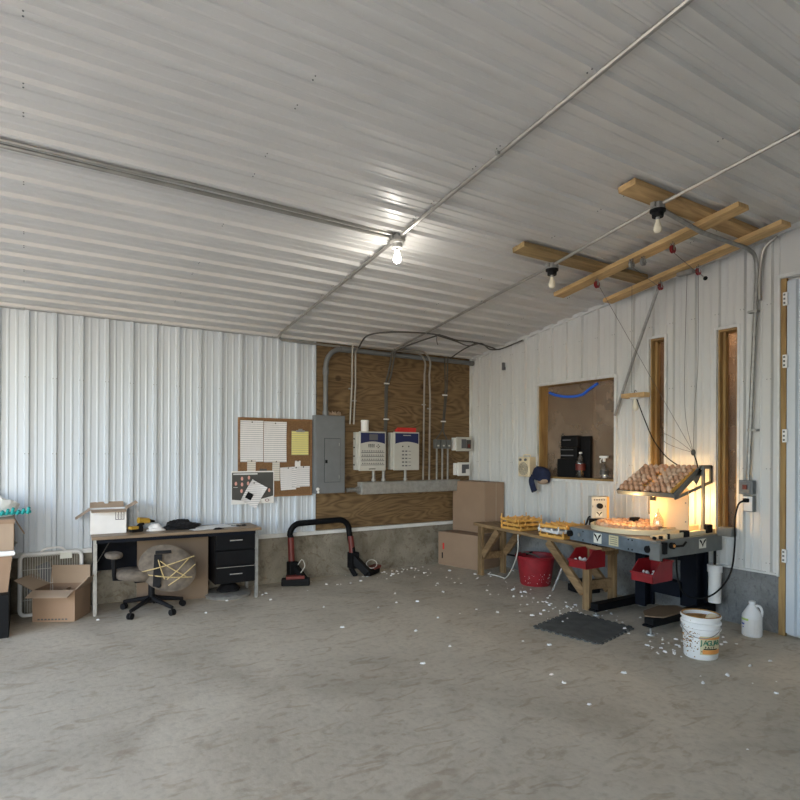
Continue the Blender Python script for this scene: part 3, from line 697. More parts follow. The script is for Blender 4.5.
one(MB().tube(smooth_path([(-.10, -3.905, 1.135), (-.14, -3.87, 1.10), (-.12, -3.83, .95), (-.10, -3.82, .75), (-.12, -3.80, .5), (-.2, -3.74, .33), (-.32, -3.66, .25), (-.42, -3.55, .27), (-.46, -3.50, .42), (-.45, -3.48, .62)]), .008, 8), 'extension_cable', 'black', 'black power cord looping from the outlet to the egg grader', 'cord', smooth=True)
# ------------------------------------------------------------------ things at the large window
# small white heater on the wall beside the sill
t = thing('fan_heater', 'small cream fan heater fixed to the wall beside the large window', 'heater', (-.02, -1.22, 1.245))
MB().bb(-.13, -.005, -.10, .10, 0, .25).build('body', 'cream', t, bevel=.015)
mb = MB()
for k in range(5): mb.tube([(-.135, math.cos(a*PI/8)*(.018+.015*k), .10+math.sin(a*PI/8)*(.018+.015*k)) for a in range(16)], .003, 4, closed=True)
mb.build('grille', 'print_grey', t)
for s in (-1, 1): MB().cyl((-.135, s*.045, .215), (-.15, s*.045, .215), .017, 10).build('knob', 'print_grey', t)
MB().tube(smooth_path([(-.07, -.06, .25), (-.07, -.05, .275), (-.07, .05, .275), (-.07, .06, .25)]), .007, 6).build('handle', 'cream', t)
# navy cap hanging on the corner
t = thing('cap', 'navy cap hanging on the lower corner of the large window', 'cap', (-.08, -1.46, 1.27))
mb = MB(); mb.lathe([(.135, -.06), (.14, 0.0), (.125, .06), (.09, .095), (.0, .11)], (0,0,0), 16, Matrix.Rotation(math.radians(12), 3, 'X'), sx=.55); mb.build('crown', 'navy', t, smooth=True)
mb = MB(); mb.tube(smooth_path([(-.02, .12, 0), (-.04, .13, -.08), (-.05, .07, -.20)]), [.045]*13, 8, flat=.5); mb.build('flap', 'navy', t, smooth=True)
mb = MB(); mb.ball((-.03, -.05, -.07), .075, 12, (.5, 1.1, .55)); mb.build('lining', 'cardboard_in', t, smooth=True)
# black radio stack
t = thing('radio', 'black radio standing on the sill of the large window', 'radio', (.068, -1.775, 1.257))
MB().bb(.0, .05, -.30, -.17, 0, .49).build('side_panel', 'black', t, bevel=.004)
MB().bb(-.055, .055, -.165, .15, 0, .22).build('lower_case', 'black', t, bevel=.01)
MB().bb(-.05, .05, -.15, .105, .222, .36).build('middle_case', 'black', t, bevel=.012)
MB().bb(-.052, .05, -.16, .10, .362, .50).build('upper_case', 'black', t, bevel=.016)
mb = MB(); mb.bb(-.058, -.052, -.10, .09, .255, .268); mb.bb(-.058, -.052, -.10, .09, .325, .335); mb.bb(-.058, -.052, -.06, .06, .44, .452); mb.build('trim_strip', 'print_grey', t)
# soda bottle
def bottle_prof(r, h): return [(0, 0), (r*.9, 0), (r, .01), (r, h*.55), (r*.98, h*.6), (r*.7, h*.78), (r*.3, h*.92), (r*.28, h*.955)]
t = thing('drink_bottle', 'empty clear drink bottle with red label on the window sill', 'bottle', (.025, -1.975, 1.257))
MB().lathe(bottle_prof(.055, .30), (0,0,0), 18).build('body', 'clear', t, smooth=True)
MB().lathe([(.0565, .09), (.0565, .165)], (0,0,0), 18, cap=False).build('label', 'red_paint', t, smooth=True)
MB().cyl((0,0,.283), (0,0,.302), .018, 12).build('cap', 'white', t)
t = thing('spray_bottle', 'clear spray bottle with white trigger on the window sill', 'bottle', (.05, -2.29, 1.257))
MB().lathe([(0,0), (.045,0), (.048,.01), (.048,.12), (.03,.165), (.016,.185), (.016,.20)], (0,0,0), 16).build('body', 'clear', t, smooth=True)
mb = MB(); mb.bb(-.014, .014, -.05, .05, .235, .262); mb.cyl((0,0,.195), (0,0,.24), .017, 10); mb.bb(-.008, .008, .05, .065, .24, .258); mb.build('trigger_head', 'white', t, bevel=.003)
MB().tube([(0, .03, .235), (0, .055, .205), (0, .05, .18)], .007, 6).build('trigger', 'white', t)
MB().lathe([(.049, .05), (.049, .10)], (0,0,0), 16, cap=False).build('label', 'poster_dark', t)
# blue strap behind the top of the pane
one(MB().tube(smooth_path([(.12, -1.40, 2.31), (.12, -1.50, 2.27), (.12, -1.7, 2.235), (.12, -1.90, 2.24), (.12, -2.02, 2.30), (.12, -2.14, 2.355)]), .016, 8), 'blue_strap', 'blue_strap', 'bright blue strap draped across the top of the large window', 'strap', smooth=True)

# ------------------------------------------------------------------ notice board
BX, BZ = -3.43, 1.02
t = thing('notice_board', 'cork notice board with pinned papers on the ribbed wall beside the breaker panel', 'notice board', (BX, -.02, BZ))
MB().bb(0, .905, -.018, 0, 0, .92).build('cork', 'cork', t)
mb = MB(); mb.bb(0, .905, -.026, 0, .90, .92); mb.bb(0, .905, -.026, 0, 0, .018); mb.bb(0, .018, -.026, 0, .018, .90); mb.bb(.887, .905, -.026, 0, .018, .90)
mb.build('frame', 'cork_frame', t, bevel=.003)
def sheet(x0, x1, z0, z1, m, label, name='paper_sheet', y=-.021, rot=0, cat='paper', group=None, curl=.006, pin='black'):
    w, h = x1-x0, z1-z0; mb = MB(); n = 6; vs = []; fs = []
    for j in range(n+1):
        for i in range(n+1):
            u, v = i/n-.5, j/n-.5
            d = curl*((abs(u)*2)**2*(abs(v)*2)**2) + curl*.3
            x, z = u*w, v*h; c, s = math.cos(rot), math.sin(rot)
            vs.append((x*c-z*s, -d, x*s+z*c))
    vs += [(a, b+.0008, c) for a, b, c in vs]; k = (n+1)**2
    for j in range(n):
        for i in range(n):
            a = j*(n+1)+i; fs.append((a, a+1, a+n+2, a+n+1)); fs.append((k+a, k+a+n+1, k+a+n+2, k+a+1))
    mb.add(vs, fs)
    o = mb.build(name, m, loc=(BX+(x0+x1)/2, y-.02, BZ+(z0+z1)/2)); tag(o, label, cat, group)
    if pin: MB().ball((0, -.012, h*.46), .008, 8).build('pin', pin, o)
    return o
# poster (behind the newsletter)
t = thing('poster', 'dark grey poster with rows of pink eggs hanging below the cork board', 'poster', (-3.51, -.05, .95))
MB().bb(0, .50, -.004, 0, .0, .375).build('sheet', 'paper', t)
mb = MB(); n = 10
poly = [(.005 + .485*i/n, .055 - .030*math.sin(PI*i/n) + .03*i/n) for i in range(n+1)]
vs = [(a, -.0052, b) for a, b in poly] + [(.49, -.0052, .36), (.005, -.0052, .36)]; k = len(vs); mb.add(vs + [(a, -.003, c) for a, b, c in vs], [tuple(range(k)), tuple(range(2*k-1, k-1, -1))] + [(i, (i+1) % k, k+(i+1) % k, k+i) for i in range(k)])
mb.build('dark_field', 'poster_dark', t)
for (a, b) in ((.12, .29), (.20, .30), (.05, .235), (.12, .225), (.19, .235), (.26, .235), (.115, .15), (.44, .15)):
    MB().ball((a, -.006, b), .018, 10, (.8, .08, 1.25)).build('printed_egg', 'pink', t)
mb = MB(); mb.bb(.02, .3, -.0058, -.005, .335, .350); mb.bb(.02, .07, -.0058, -.005, .19, .195); mb.build('title_bar', 'trim_white', t)
MB().tube([(.415+.024*math.cos(i*PI/6), -.0055, .035+.014*math.sin(i*PI/6)) for i in range(12)], .003, 4, closed=True).build('printed_ring', 'red_paint', t)
sheet(.02, .29, .41, .885, 'printed', 'large printed chart, the one pinned nearer the board’s frame edge above the poster', curl=.008)
sheet(.297, .575, .405, .88, 'printed', 'large printed chart pinned between its twin and the yellow pad', curl=.008)
sheet(.10, .20, .20, .43, 'tan_sheet', 'narrow slip hanging under the first chart, above the dark poster', 'paper_slip', y=-.026)
sheet(.40, .49, .185, .42, 'tan_sheet', 'narrow slip hanging under the second chart, beside the loose sheets', 'paper_slip', y=-.026)
sheet(.25, .335, .275, .33, 'poster_dark', 'small black card pinned between the two narrow slips', 'card', pin=None, curl=.001)
t = thing('clipboard', 'yellow note pad on a clipboard hung on the cork board', 'clipboard', (BX+.745, -.042, BZ+.49))
MB().bb(-.11, .11, -.006, 0, -.005, .30).build('board', 'hardboard', t, bevel=.002)
MB().bb(-.107, .107, -.014, -.006, 0, .285).build('pad', 'yellow_lined', t)
mb = MB(); mb.bb(-.055, .055, -.024, -.014, .272, .295); mb.bb(-.025, .025, -.028, -.014, .295, .312); mb.build('clip', 'galv', t, bevel=.003)
sheet(.68, .75, .34, .42, 'paper', 'small white note pinned below the clipboard', 'paper_note', y=-.03)
sheet(.50, .69, .075, .345, 'printed', 'tilted printed sheet on the lower cork, left edge of the pair', rot=.05, y=-.024, group=None)
sheet(.64, .745, .10, .35, 'printed', 'white printed sheet in the middle of the overlapping lower sheets', y=-.027)
sheet(.70, .87, .11, .355, 'printed', 'printed sheet nearest the breaker panel on the lower cork', y=-.030)
o = sheet(.07, .275, -.09, .18, 'printed', 'tilted newsletter page with a black picture pinned over the poster', 'newsletter', y=-.045, rot=-.52, curl=.02)
mb = MB(); mb.bb(-.055, .02, -.008, -.0065, -.075, .0); ob = mb.build('printed_picture', 'black', o, loc=(-.02, -.004, 0)); ob.rotation_euler = (0, .52, 0)

# ------------------------------------------------------------------ desk
DR = -.06
t = thing('desk', 'long metal desk with worn wood-look top and black drawers against the ribbed wall', 'desk', (-4.13, -.30, 0), DR)
MB().bb(-.80, .80, -.245, .225, .715, .745).build('desktop', 'desktop', t, bevel=.004)
for nm, x, y in (('front', -.77, -.205), ('front', .755, -.205), ('back', -.77, .19), ('back', .755, .19)):
    mb = MB(); mb.beam((x, y, 0.012), (x, y, .715), .032, .032, (0,1,0)); mb.cyl((x, y, 0), (x, y, .014), .018, 10)
    mb.build('leg', 'galv', t)
mb = MB(); mb.bb(-.76, .74, -.225, -.205, .68, .715); mb.bb(-.76, .74, .19, .205, .35, .715); mb.bb(-.785, -.76, -.19, .18, .42, .70); mb.build('apron', 'navy_metal', t)
MB().tube([(-.75, -.19, .50), (-.60, .17, .69)], .005, 6).build('brace', 'galv', t)
mb = MB(); mb.bb(.33, .745, -.18, .20, .17, .712); mb.build('drawer_case', 'black_metal', t)
for z0, z1, hd in ((.525, .705, True), (.36, .515, False), (.18, .35, True)):
    d = MB().bb(.338, .738, -.215, -.18, z0, z1).build('drawer', 'black_metal', t, bevel=.004)
    if hd: 
        h = MB(); zc_ = (z0+z1)/2 + .01; h.bb(.47, .60, -.240, -.230, zc_-.006, zc_+.006); h.bb(.475, .485, -.232, -.215, zc_-.005, zc_+.005); h.bb(.585, .595, -.232, -.215, zc_-.005, zc_+.005); h.build('handle', 'chrome', d)
MB().bb(.338, .738, -.222, -.215, .343, .349).build('edge_strip', 'chrome', t)
# hardboard sheet behind chair
o = one(MB().bb(-.345, .345, -.008, .008, 0, .655), 'hardboard_sheet', 'hardboard', 'large brown board leaning in the kneehole of the desk', 'board', loc=(-4.17, -.25, .002), bevel=.002)
o.rotation_euler = (math.radians(-3), 0, -.22)
# dark round thing under drawers
one(MB().lathe([(0,0), (.24,0), (.25,.03), (.22,.05), (.0,.055)], (0,0,0), 24), 'round_pad', 'galv', 'flat round grey disc lying under the desk drawers', 'disc', loc=(-3.62, -.30, .0), smooth=True)
one(MB().lathe([(0,0), (.09,0), (.10,.02), (.06,.07), (.0,.085)], (0,0,0), 10, sx=1.3), 'rag', 'cloth_black', 'dark crumpled rag on the disc under the drawers', 'rag', loc=(-3.62, -.33, .056), smooth=True)

def open_box(name, label, L, W, H, loc, rz, m, m_in, flaps, th=.006, extra=None, group=None):
    """open carton: walls, floor and flaps. flaps: dict side-> (length, angle from vertical outwards)"""
    t = thing(name, label, 'box', loc, rz, group)
    mb = MB(); x, y = L/2, W/2
    mb.bb(-x, x, -y, -y+th, 0, H); mb.bb(-x, x, y-th, y, 0, H); mb.bb(-x, -x+th, -y+th, y-th, 0, H); mb.bb(x-th, x, -y+th, y-th, 0, H); mb.bb(-x+th, x-th, -y+th, y-th, 0, th)
    mb.build('body', m, t)
    for s, (l, a) in flaps.items():
        f = MB()
        dx, dy = {'f': (0,-1), 'b': (0,1), 'l': (-1,0), 'r': (1,0)}[s]
        e = Vector((dx*x, dy*y, H)); dirv = Vector((dx*math.sin(a), dy*math.sin(a), math.cos(a)))
        half = (x if dx == 0 else y)*.985; tv = Vector((1,0,0)) if dx == 0 else Vector((0,1,0))
        nn = dirv.cross(tv).normalized()*th*.5
        c = [e-tv*half, e+tv*half, e+tv*half*.97+dirv*l, e-tv*half*.97+dirv*l]
        f.add([p+nn for p in c] + [p-nn for p in c], [(0,1,2,3), (7,6,5,4), (0,4,5,1), (1,5,6,2), (2,6,7,3), (3,7,4,0)])
        f.build('flap', m_in, t)
    return t
t = open_box('open_carton', 'open empty brown carton on the floor in front of the box fan', .37, .31, .285, (-5.17, -.33, 0), -.50, 'cardboard', 'cardboard2',
    {'f': (.14, math.radians(105)), 'b': (.17, math.radians(5)), 'l': (.19, math.radians(62)), 'r': (.15, math.radians(45))})
mb = MB(); mb.bb(-.16, -.10, -.1555, -.155, .245, .262); mb.bb(.06, .14, -.1555, -.155, .245, .262)
for k in range(9): mb.bb(-.14+k*.03, -.12+k*.03, -.1555, -.155, .015, .028)
mb.build('printing', 'poster_dark', t)
mb = MB(); mb.bb(-.15, .15, -.004, .004, .02, .25); mb.bb(-.004, .004, -.14, .14, .02, .25); mb.build('divider', 'cardboard_in', t)
t = open_box('printed_carton', 'open white printed carton with brown flaps on the desk', .315, .22, .235, (-4.775, -.185, .7455), -.05, 'white', 'cardboard2',
    {'f': (.10, math.radians(100)), 'b': (.09, math.radians(55)), 'l': (.15, math.radians(125)), 'r': (.12, math.radians(60))})
mb = MB(); mb.bb(.06, .14, -.1105, -.11, .205, .212); mb.bb(.06, .14, -.1105, -.11, .13, .137)
for k in range(4): mb.bb(.06+k*.0245, .066+k*.0245, -.1105, -.11, .13, .21)
for k in range(3): mb.bb(.075+k*.0245, .078+k*.0245, -.1105, -.11, .145, .185)
mb.build('printing', 'print_grey', t)
MB().bb(-.15, .15, -.1, .1, .19, .2).build('contents', 'brown_dirt', t)
# desk items: tape gun like tool, paper, bag, papers, glasses
DZ = .7455
def on_desk(x, y): 
    c, s = math.cos(DR), math.sin(DR); return (-4.13+x*c-y*s, -.30+x*s+y*c, DZ)
t = thing('power_tool', 'yellow and black power drill lying on the desk beside the white carton', 'drill', on_desk(-.365, -.02), .35)
MB().bb(-.10, .02, -.03, .03, .0, .055).build('battery', 'black', t, bevel=.008)
MB().tube([(-.02, 0, .05), (.03, 0, .085)], .022, 10).build('grip', 'black', t, smooth=True)
mb = MB(); mb.tube([(-.02, 0, .115), (.09, 0, .10)], [.03, .028], 12); mb.build('motor_body', 'yellow_tool', t, smooth=True)
MB().cyl((.09, 0, .10), (.15, 0, .09), .02, 12, .010).build('chuck', 'black', t, smooth=True)
MB().bb(-.11, -.03, -.034, .034, .03, .06).build('battery_lid', 'yellow_tool', t, bevel=.006)
def crumple(name, m, label, cat, loc, sc, seed, n=20, amp=.35, rz=0):
    rnd = random.Random(seed); mb = MB(); vs = []; fs = []; k = 9
    ph = [(rnd.uniform(1, 4), rnd.uniform(1, 4), rnd.uniform(0, 6)) for _ in range(5)]
    for i in range(k+1):
        th = PI/2*i/k
        for j in range(n):
            a = 2*PI*j/n; rr = 1 + amp*sum(math.sin(p*a*1.0 + q*th*2 + c)/(1+e) for e, (p, q, c) in enumerate([(round(p), q, c) for p, q, c in ph]))*.5
            vs.append((math.cos(th)*math.cos(a)*rr*sc[0], math.cos(th)*math.sin(a)*rr*sc[1], max(0, math.sin(th)*sc[2]*(1+amp*.6*math.sin(3*a+i)))))
    for i in range(k):
        for j in range(n): fs.append((i*n+j, i*n+(j+1) % n, (i+1)*n+(j+1) % n, (i+1)*n+j))
    fs.append(tuple(range(n))[::-1]); fs.append(tuple(range(k*n, k*n+n)))
    mb.add(vs, fs); o = one(mb, name, m, label, cat, loc=loc, smooth=False); o.rotation_euler = (0, 0, rz); return o
crumple('crumpled_paper', 'paper', 'crumpled white paper on the desk between drill and black bag', 'paper', on_desk(-.22, -.02), (.08, .06, .06), 3)
crumple('bag', 'cloth_black', 'black crumpled cloth bag lying on the middle of the desk', 'bag', on_desk(.02, .02), (.19, .10, .085), 5)
def flat_paper(x, y, w, h, rot, label, m='paper', dz=.001):
    mb = MB(); mb.box((0, 0, 0), (w, h, .0015)); c = on_desk(x, y)
    return one(mb, 'paper_sheet', m, label, 'paper', loc=(c[0], c[1], c[2]+dz), rot=(0, 0, rot))
flat_paper(.24, -.06, .30, .22, .2, 'large white sheet on the desk nearest the black bag', 'paper', .001)
flat_paper(.36, .03, .38, .22, .35, 'white paper lying across others on the desk', 'printed', .003)
flat_paper(.46, -.01, .28, .20, -.1, 'topmost white sheet of the papers at the desk end', 'paper', .005)
flat_paper(.62, -.09, .28, .20, -.15, 'tan sheet under the keys at the desk end', 'cardboard2', .001)
t = thing('eyeglasses', 'dark eyeglasses lying at the end of the desk', 'glasses', on_desk(.62, -.09), .2)
for s in (-1, 1):
    MB().tube([(s*.035+.024*math.cos(a*PI/6), .02*math.sin(a*PI/6), .012) for a in range(12)], .005, 5, closed=True).build('rim', 'black', t)
    MB().tube([(s*.06, 0, .012), (s*.075, .07, .010)], .004, 5).build('temple', 'black', t)
MB().tube([(-.012,0,.014), (.012,0,.014)], .004, 5).build('bridge', 'black', t)
crumple('small_tools', 'black', 'small black tool on the papers near the front desk edge', 'tool', on_desk(.36, -.19), (.05, .018, .015), 8, n=10)

# ------------------------------------------------------------------ office chair
CH = (-4.43, -.55, 0)
t = thing('office_chair', 'worn brown office chair with rope round its back at the desk', 'chair', CH)
hub = MB(); hub.cyl((0,0,.09), (0,0,.15), .04, 14); hub.build('hub', 'black', t, smooth=True)
angs = [math.atan2(-.24, -.25), math.atan2(-.23, .12), math.atan2(.04, .30), math.atan2(.25, -.26), math.atan2(.33, .10)]
for a in angs:
    e = Vector((math.cos(a)*.30, math.sin(a)*.30, .075))
    lg = MB(); lg.tube([(math.cos(a)*.03, math.sin(a)*.03, .125), tuple(e)], [.026, .017], 8); l = lg.build('leg', 'black', t, smooth=True)
    cs = MB(); sd = Vector((-math.sin(a), math.cos(a), 0))
    cs.cyl(e+Vector((0,0,-.045))-sd*.022, e+Vector((0,0,-.045))-sd*.004, .030, 14); cs.cyl(e+Vector((0,0,-.045))+sd*.004, e+Vector((0,0,-.045))+sd*.022, .030, 14); cs.cyl(e+Vector((0,0,-.04)), e+Vector((0,0,.01)), .008, 8)
    cs.build('caster', 'black', l, smooth=True)
MB().cyl((0,0,.14), (0,0,.32), .030, 14).build('gas_column', 'black', t, smooth=True)
MB().bb(-.16, .06, -.07, .10, .30, .325).build('seat_plate', 'black', t, bevel=.005)
def cushion(mb, c, rx, ry, th, R, n=28):
    prof = [(0, -1), (.6, -1), (.88, -.8), (1, -.2), (1, .25), (.9, .75), (.65, 1), (0, 1.12)]
    vs = []
    return mb.lathe([(r, z*th) for r, z in prof], c, n, R @ Matrix.Diagonal((rx, ry, 1)))
mb = MB(); cushion(mb, (-.13, .04, .365), .20, .20, .055, Rz(.3) @ Matrix.Rotation(.12, 3, 'Y')); mb.build('seat', 'chair_fabric', t, smooth=True)
# backrest faces the camera side: bar at its rear
nrm = Vector((-.20, -.93, .22)).normalized()
Rb = nrm.to_track_quat('Z', 'Y').to_matrix() @ Rz(-.45)
BC = Vector((.125, -.12, .425))
mb = MB(); cushion(mb, BC, .270, .215, .045, Rb); bk = mb.build('backrest', 'chair_fabric', t, smooth=True)
u = Rb @ Rz(.45) @ Vector((1,0,0)); v = Rb @ Rz(.45) @ Vector((0,1,0))
if u.x < 0: u = -u
if v.z < 0: v = -v
o0 = BC + nrm*.055
mb = MB(); P0 = o0 - u*.085 + v*.13; mb.beam(P0, o0-u*.095-v*.17, .07, .025, nrm); mb.beam(o0-u*.11+v*.15, o0+u*.03+v*.15, .03, .03, nrm); mb.tube([o0-u*.075-v*.16, (.02, -.06, .26), (0, 0, .28)], .024, 8)
mb.build('back_bar', 'black', t, bevel=.003)
o1 = BC + nrm*.062
mb = MB()
for (a, b) in (((-.26, -.03), (.24, .10)), ((-.20, -.05), (.22, -.10)), ((-.10, .14), (-.02, -.12)), ((-.02, -.12), (.20, .09)), ((.0, -.17), (.25, .02)), ((-.13, .12), (.18, -.10))):
    p, q = o1+u*a[0]+v*a[1], o1+u*b[0]+v*b[1]; mid = (p+q)/2 + nrm*.028 - v*.015
    mb.tube(smooth_path([p-nrm*.03, mid, q-nrm*.03], 6), .0055, 6)
mb.build('rope', 'rope', t, smooth=True)
mb = MB(); mb.tube([(-.22, .02, .33), (-.33, -.02, .345), (-.335, -.02, .54)], [.016, .018, .024], 8); ar = mb.build('arm_post', 'black', t, smooth=True)
mb = MB(); cushion(mb, (-.335, -.02, .575), .072, .12, .028, Rz(.2)); mb.build('armrest', 'chair_fabric', t, smooth=True)

# ------------------------------------------------------------------ far left group
t = thing('box_fan', 'white box fan frame leaning on the wall behind the open carton', 'fan', (-5.25, -.155, 0.0))
t.rotation_euler = (math.radians(-8), 0, 0)
w, h = .255, .57
path = []
for cx, cz, a in ((w-.05, h-.05, 0), (-w+.05, h-.05, PI/2), (-w+.05, .06, PI), (w-.05, .06, 1.5*PI)):
    path += [(cx+.05*math.cos(a+k*PI/8), 0, cz+.05*math.sin(a+k*PI/8)) for k in range(5)]
MB().tube(path, .017, 8, closed=True).build('frame', 'white', t, smooth=True)
mb = MB(); mb.tube([(x, .05, z) for x, y, z in path], .012, 8, closed=True); mb.build('back_frame', 'white', t, smooth=True)
mb = MB()
for k in range(24): x = -w+.02+k*(2*w-.04)/23; mb.cyl((x, -.004, .02), (x, -.004, h-.01), .0022, 5)
for z in (.15, .29, .43): mb.cyl((-w, -.004, z), (w, -.004, z), .0025, 5)
mb.build('grille', 'offwhite', t)
mb = MB()
for k in range(4):
    a = k*PI/2+.4; mb.beam((math.cos(a)*.04, .03, .29+math.sin(a)*.04), (math.cos(a)*.2, .03, .29+math.sin(a)*.2), .11, .006, (0, 1, 0))
mb.cyl((0,.01,.29), (0,.05,.29), .05, 14); mb.build('blade', 'print_grey', t)
MB().tube(smooth_path([(-.09, .02, h+.01), (-.05, .02, h+.045), (.07, .02, h+.05), (.12, .02, h+.015)]), .010, 8).build('handle', 'white', t, smooth=True)
MB().bb(.07, .17, -.022, -.012, h-.06, h-.005).build('label_sticker', 'sticker', t)
one(MB().bb(-7.4, -5.575, -.80, -.06, 0, .36), 'storage_stand', 'black_metal', 'low dark stand at the left end of the back wall under a brown bin', 'stand', bevel=.005)  # stretched left beyond the view to shade the lower back wall
# tapered brown bin with white rim
t = thing('storage_bin', 'tapered brown bin with a white rim on the low dark stand', 'bin', (-5.80, -.34, .361))
mb = MB(); mb.add([(-.80,-.36,0),(.215,-.36,0),(.215,.24,0),(-.80,.24,0),(-.83,-.40,.31),(.245,-.40,.31),(.245,.26,.31),(-.83,.26,.31)], [(3,2,1,0),(4,5,6,7),(0,1,5,4),(1,2,6,5),(2,3,7,6),(3,0,4,7)]); mb.build('body', 'cardboard', t)  # unseen left part added so the pile shades the lower wall
MB().tube([(.255, -.41, .33), (.26, .25, .33), (-.84, .25, .33), (-.84, -.41, .33)], .022, 8, closed=True).build('rim', 'white', t, smooth=True)
t = thing('brown_carton', 'plain brown carton standing in the white-rimmed bin under green plastic', 'box', (-5.80, -.34, .70))
MB().bb(-.80, .255, -.36, .22, 0, .27).build('body', 'cardboard2', t, bevel=.003)  # also lengthened out of view as a blocker for the side daylight
MB().bb(-.80, .262, -.367, -.360, .235, .27).build('top_flap', 'cardboard', t)
mb = MB(); mb.beam((.255, -.16, .26), (.33, -.16, .12), .10, .006, (1,0,1)); mb.build('side_flap', 'cardboard_in', t)
crumple('plastic_bag', 'white', 'crumpled white plastic bag on top of the brown carton', 'bag', (-5.75, -.34, .975), (.24, .18, .19), 11)
mb = MB()
for k in range(15): 
    x = -.20+k*.038; mb.tube([(x, -.17, .022), (x+.012, -.19, .055+.012*(k%3))], .013, 6)
mb.tube([(-.22, -.17, .015), (.36, -.13, .035)], .022, 8, flat=.6)
one(mb, 'flower_tray', 'teal', 'strip of teal plastic trim sticking out from under the white bag', 'tray', loc=(-5.78, -.36, .975))

# ------------------------------------------------------------------ black and red bar frame
t = thing('loader_frame', 'black U-shaped bar frame with red sleeves standing on the floor by the foundation', 'frame', (0, 0, 0))
zt = .665; yb = -.13; yt = -.08
pts = [(-2.825, yb-.06, .10), (-2.835, yb-.03, .30), (-2.83, yb, zt-.12)] + arc((-2.70, yt-.02, zt-.10), .13, PI, PI/2, (1,0,0), (0,0,1), 6) + [(-2.20, yt-.02, zt+.04)] + arc((-2.185, yt-.02, zt-.10), .14, PI/2, 0, (1,0,0), (0,0,1), 6) + [(-2.045, yb, zt-.20), (-2.03, yb-.03, .35), (-2.01, yb-.06, .12)]
MB().tube(pts, .035, 12).build('bar', 'black_metal', t, smooth=True)
for xa, xb in ((-2.835, -2.833), (-2.042, -2.028)):
    MB().cyl((xa, yb-.010, .54 if xa < -2.5 else .50), (xb, yb-.035, .27), .0375, 12).build('sleeve', 'red_paint', t, smooth=True)
for s, x in ((-1, -2.81), (1, -2.0)):
    mb = MB()
    if s < 0:
        mb.bb(-2.88, -2.76, -.23, -.12, .04, .26); mb.beam((-2.97, -.20, .045), (-2.68, -.34, .045), .10, .08); mb.beam((-2.80, -.20, .20), (-2.72, -.32, .05), .08, .06)
    else:
        mb.bb(-2.07, -1.96, -.22, -.10, .10, .30); mb.beam((-2.03, -.16, .24), (-1.88, -.30, .05), .10, .09); mb.beam((-1.90, -.30, .045), (-1.66, -.14, .045), .09, .07); mb.beam((-2.04, -.14, .10), (-1.98, -.16, .0), .08, .06)
    mb.build('foot', 'black_metal', t, bevel=.008)
    mb = MB()
    if s < 0: mb.beam((-2.93, -.235, .10), (-2.73, -.30, .10), .11, .035)
    else: mb.beam((-1.80, -.23, .09), (-1.65, -.14, .09), .11, .035)
    mb.build('red_pad', 'red_paint', t, bevel=.005)
MB().tube(smooth_path([(-2.80, -.28, .24), (-2.76, -.30, .30), (-2.72, -.29, .22), (-2.78, -.31, .15)]), .006, 6).build('cable_loop', 'offwhite', t)
MB().tube([(-1.80+.075*math.cos(a*PI/8), -.25+.02*math.sin(a*PI/8), .145+.05*math.sin(a*PI/8)) for a in range(16)], .005, 6, closed=True).build('tie_wire', 'offwhite', t)

# ------------------------------------------------------------------ corner cartons
t = thing('large_carton', 'large brown carton on the floor in the corner, under the taller one', 'box', (0, 0, 0))
quad = [(-.635, -.07), (-.45, -.74), (-.035, -.65), (-.06, -.07)]
MB().prism(quad, 0, .455).build('body', 'cardboard', t, bevel=.004)
def on_face(mb, p, q, u0, u1, z0, z1, off=.002):
    p, q = Vector((*p, 0)), Vector((*q, 0)); d = q-p; n = Vector((d.y, -d.x, 0)).normalized()
    if n.x > 0: n = -n
    a = p+d*u0+n*off; b = p+d*u1+n*off
    mb.add([(a.x, a.y, z0), (b.x, b.y, z0), (b.x, b.y, z1), (a.x, a.y, z1)], [(0,1,2,3)]); return mb
mb = MB(); on_face(mb, quad[0], quad[1], .11, .15, .215, .30); mb.build('red_mark', 'bright_red', t)
mb = MB(); on_face(mb, quad[0], quad[1], .09, .12, .09, .17); mb.build('black_mark', 'black', t)
mb = MB(); mb.add([(quad[0][0]+.01, -.4, .457), (-.44, -.75, .457), (-.04, -.66, .457), (-.06, -.07, .457), (-.62, -.07, .457)], [(0,1,2,3,4)])
t = thing('large_carton', 'tall brown carton standing on the floor carton in the corner', 'box', (0, 0, .46))
quad = [(-.385, -.07), (-.275, -.63), (-.035, -.74), (-.05, -.07)]
MB().prism(quad, 0, .69).build('body', 'cardboard', t, bevel=.004)
mb = MB(); on_face(mb, quad[2], quad[1], .40, .44, .0, .69, .002); mb.build('seam_tape', 'cardboard_in', t)

# ------------------------------------------------------------------ wooden bench
t = thing('wooden_bench', 'rough lumber bench along the ribbed wall carrying the yellow egg flats', 'bench', (-.606, -.942, 0), -.099)
TZ = .655
MB().bb(-.04, .13, -2.05, .12, TZ-.038, TZ).build('top_plank', 'bench', t, bevel=.003)
MB().bb(.145, .32, -2.05, .09, TZ-.038, TZ).build('top_plank', 'bench', t, bevel=.003)
MB().bb(.335, .46, -2.05, .06, TZ-.038, TZ).build('top_plank', 'bench', t, bevel=.003)
for (x, y) in ((0, 0), (.34, 0), (0, -1.82), (.34, -1.82)):
    MB().bb(x-.02, x+.02, y-.045, y+.045, 0, TZ-.038).build('leg', 'bench_z', t, bevel=.002)
for y in (0, -1.82):
    MB().bb(.02, .32, y-.02, y+.02, .20, .29).build('crosspiece', 'bench', t, bevel=.002)
    MB().bb(-.02, .40, y-.025, y+.02, TZ-.125, TZ-.038).build('crosspiece', 'bench', t, bevel=.002)
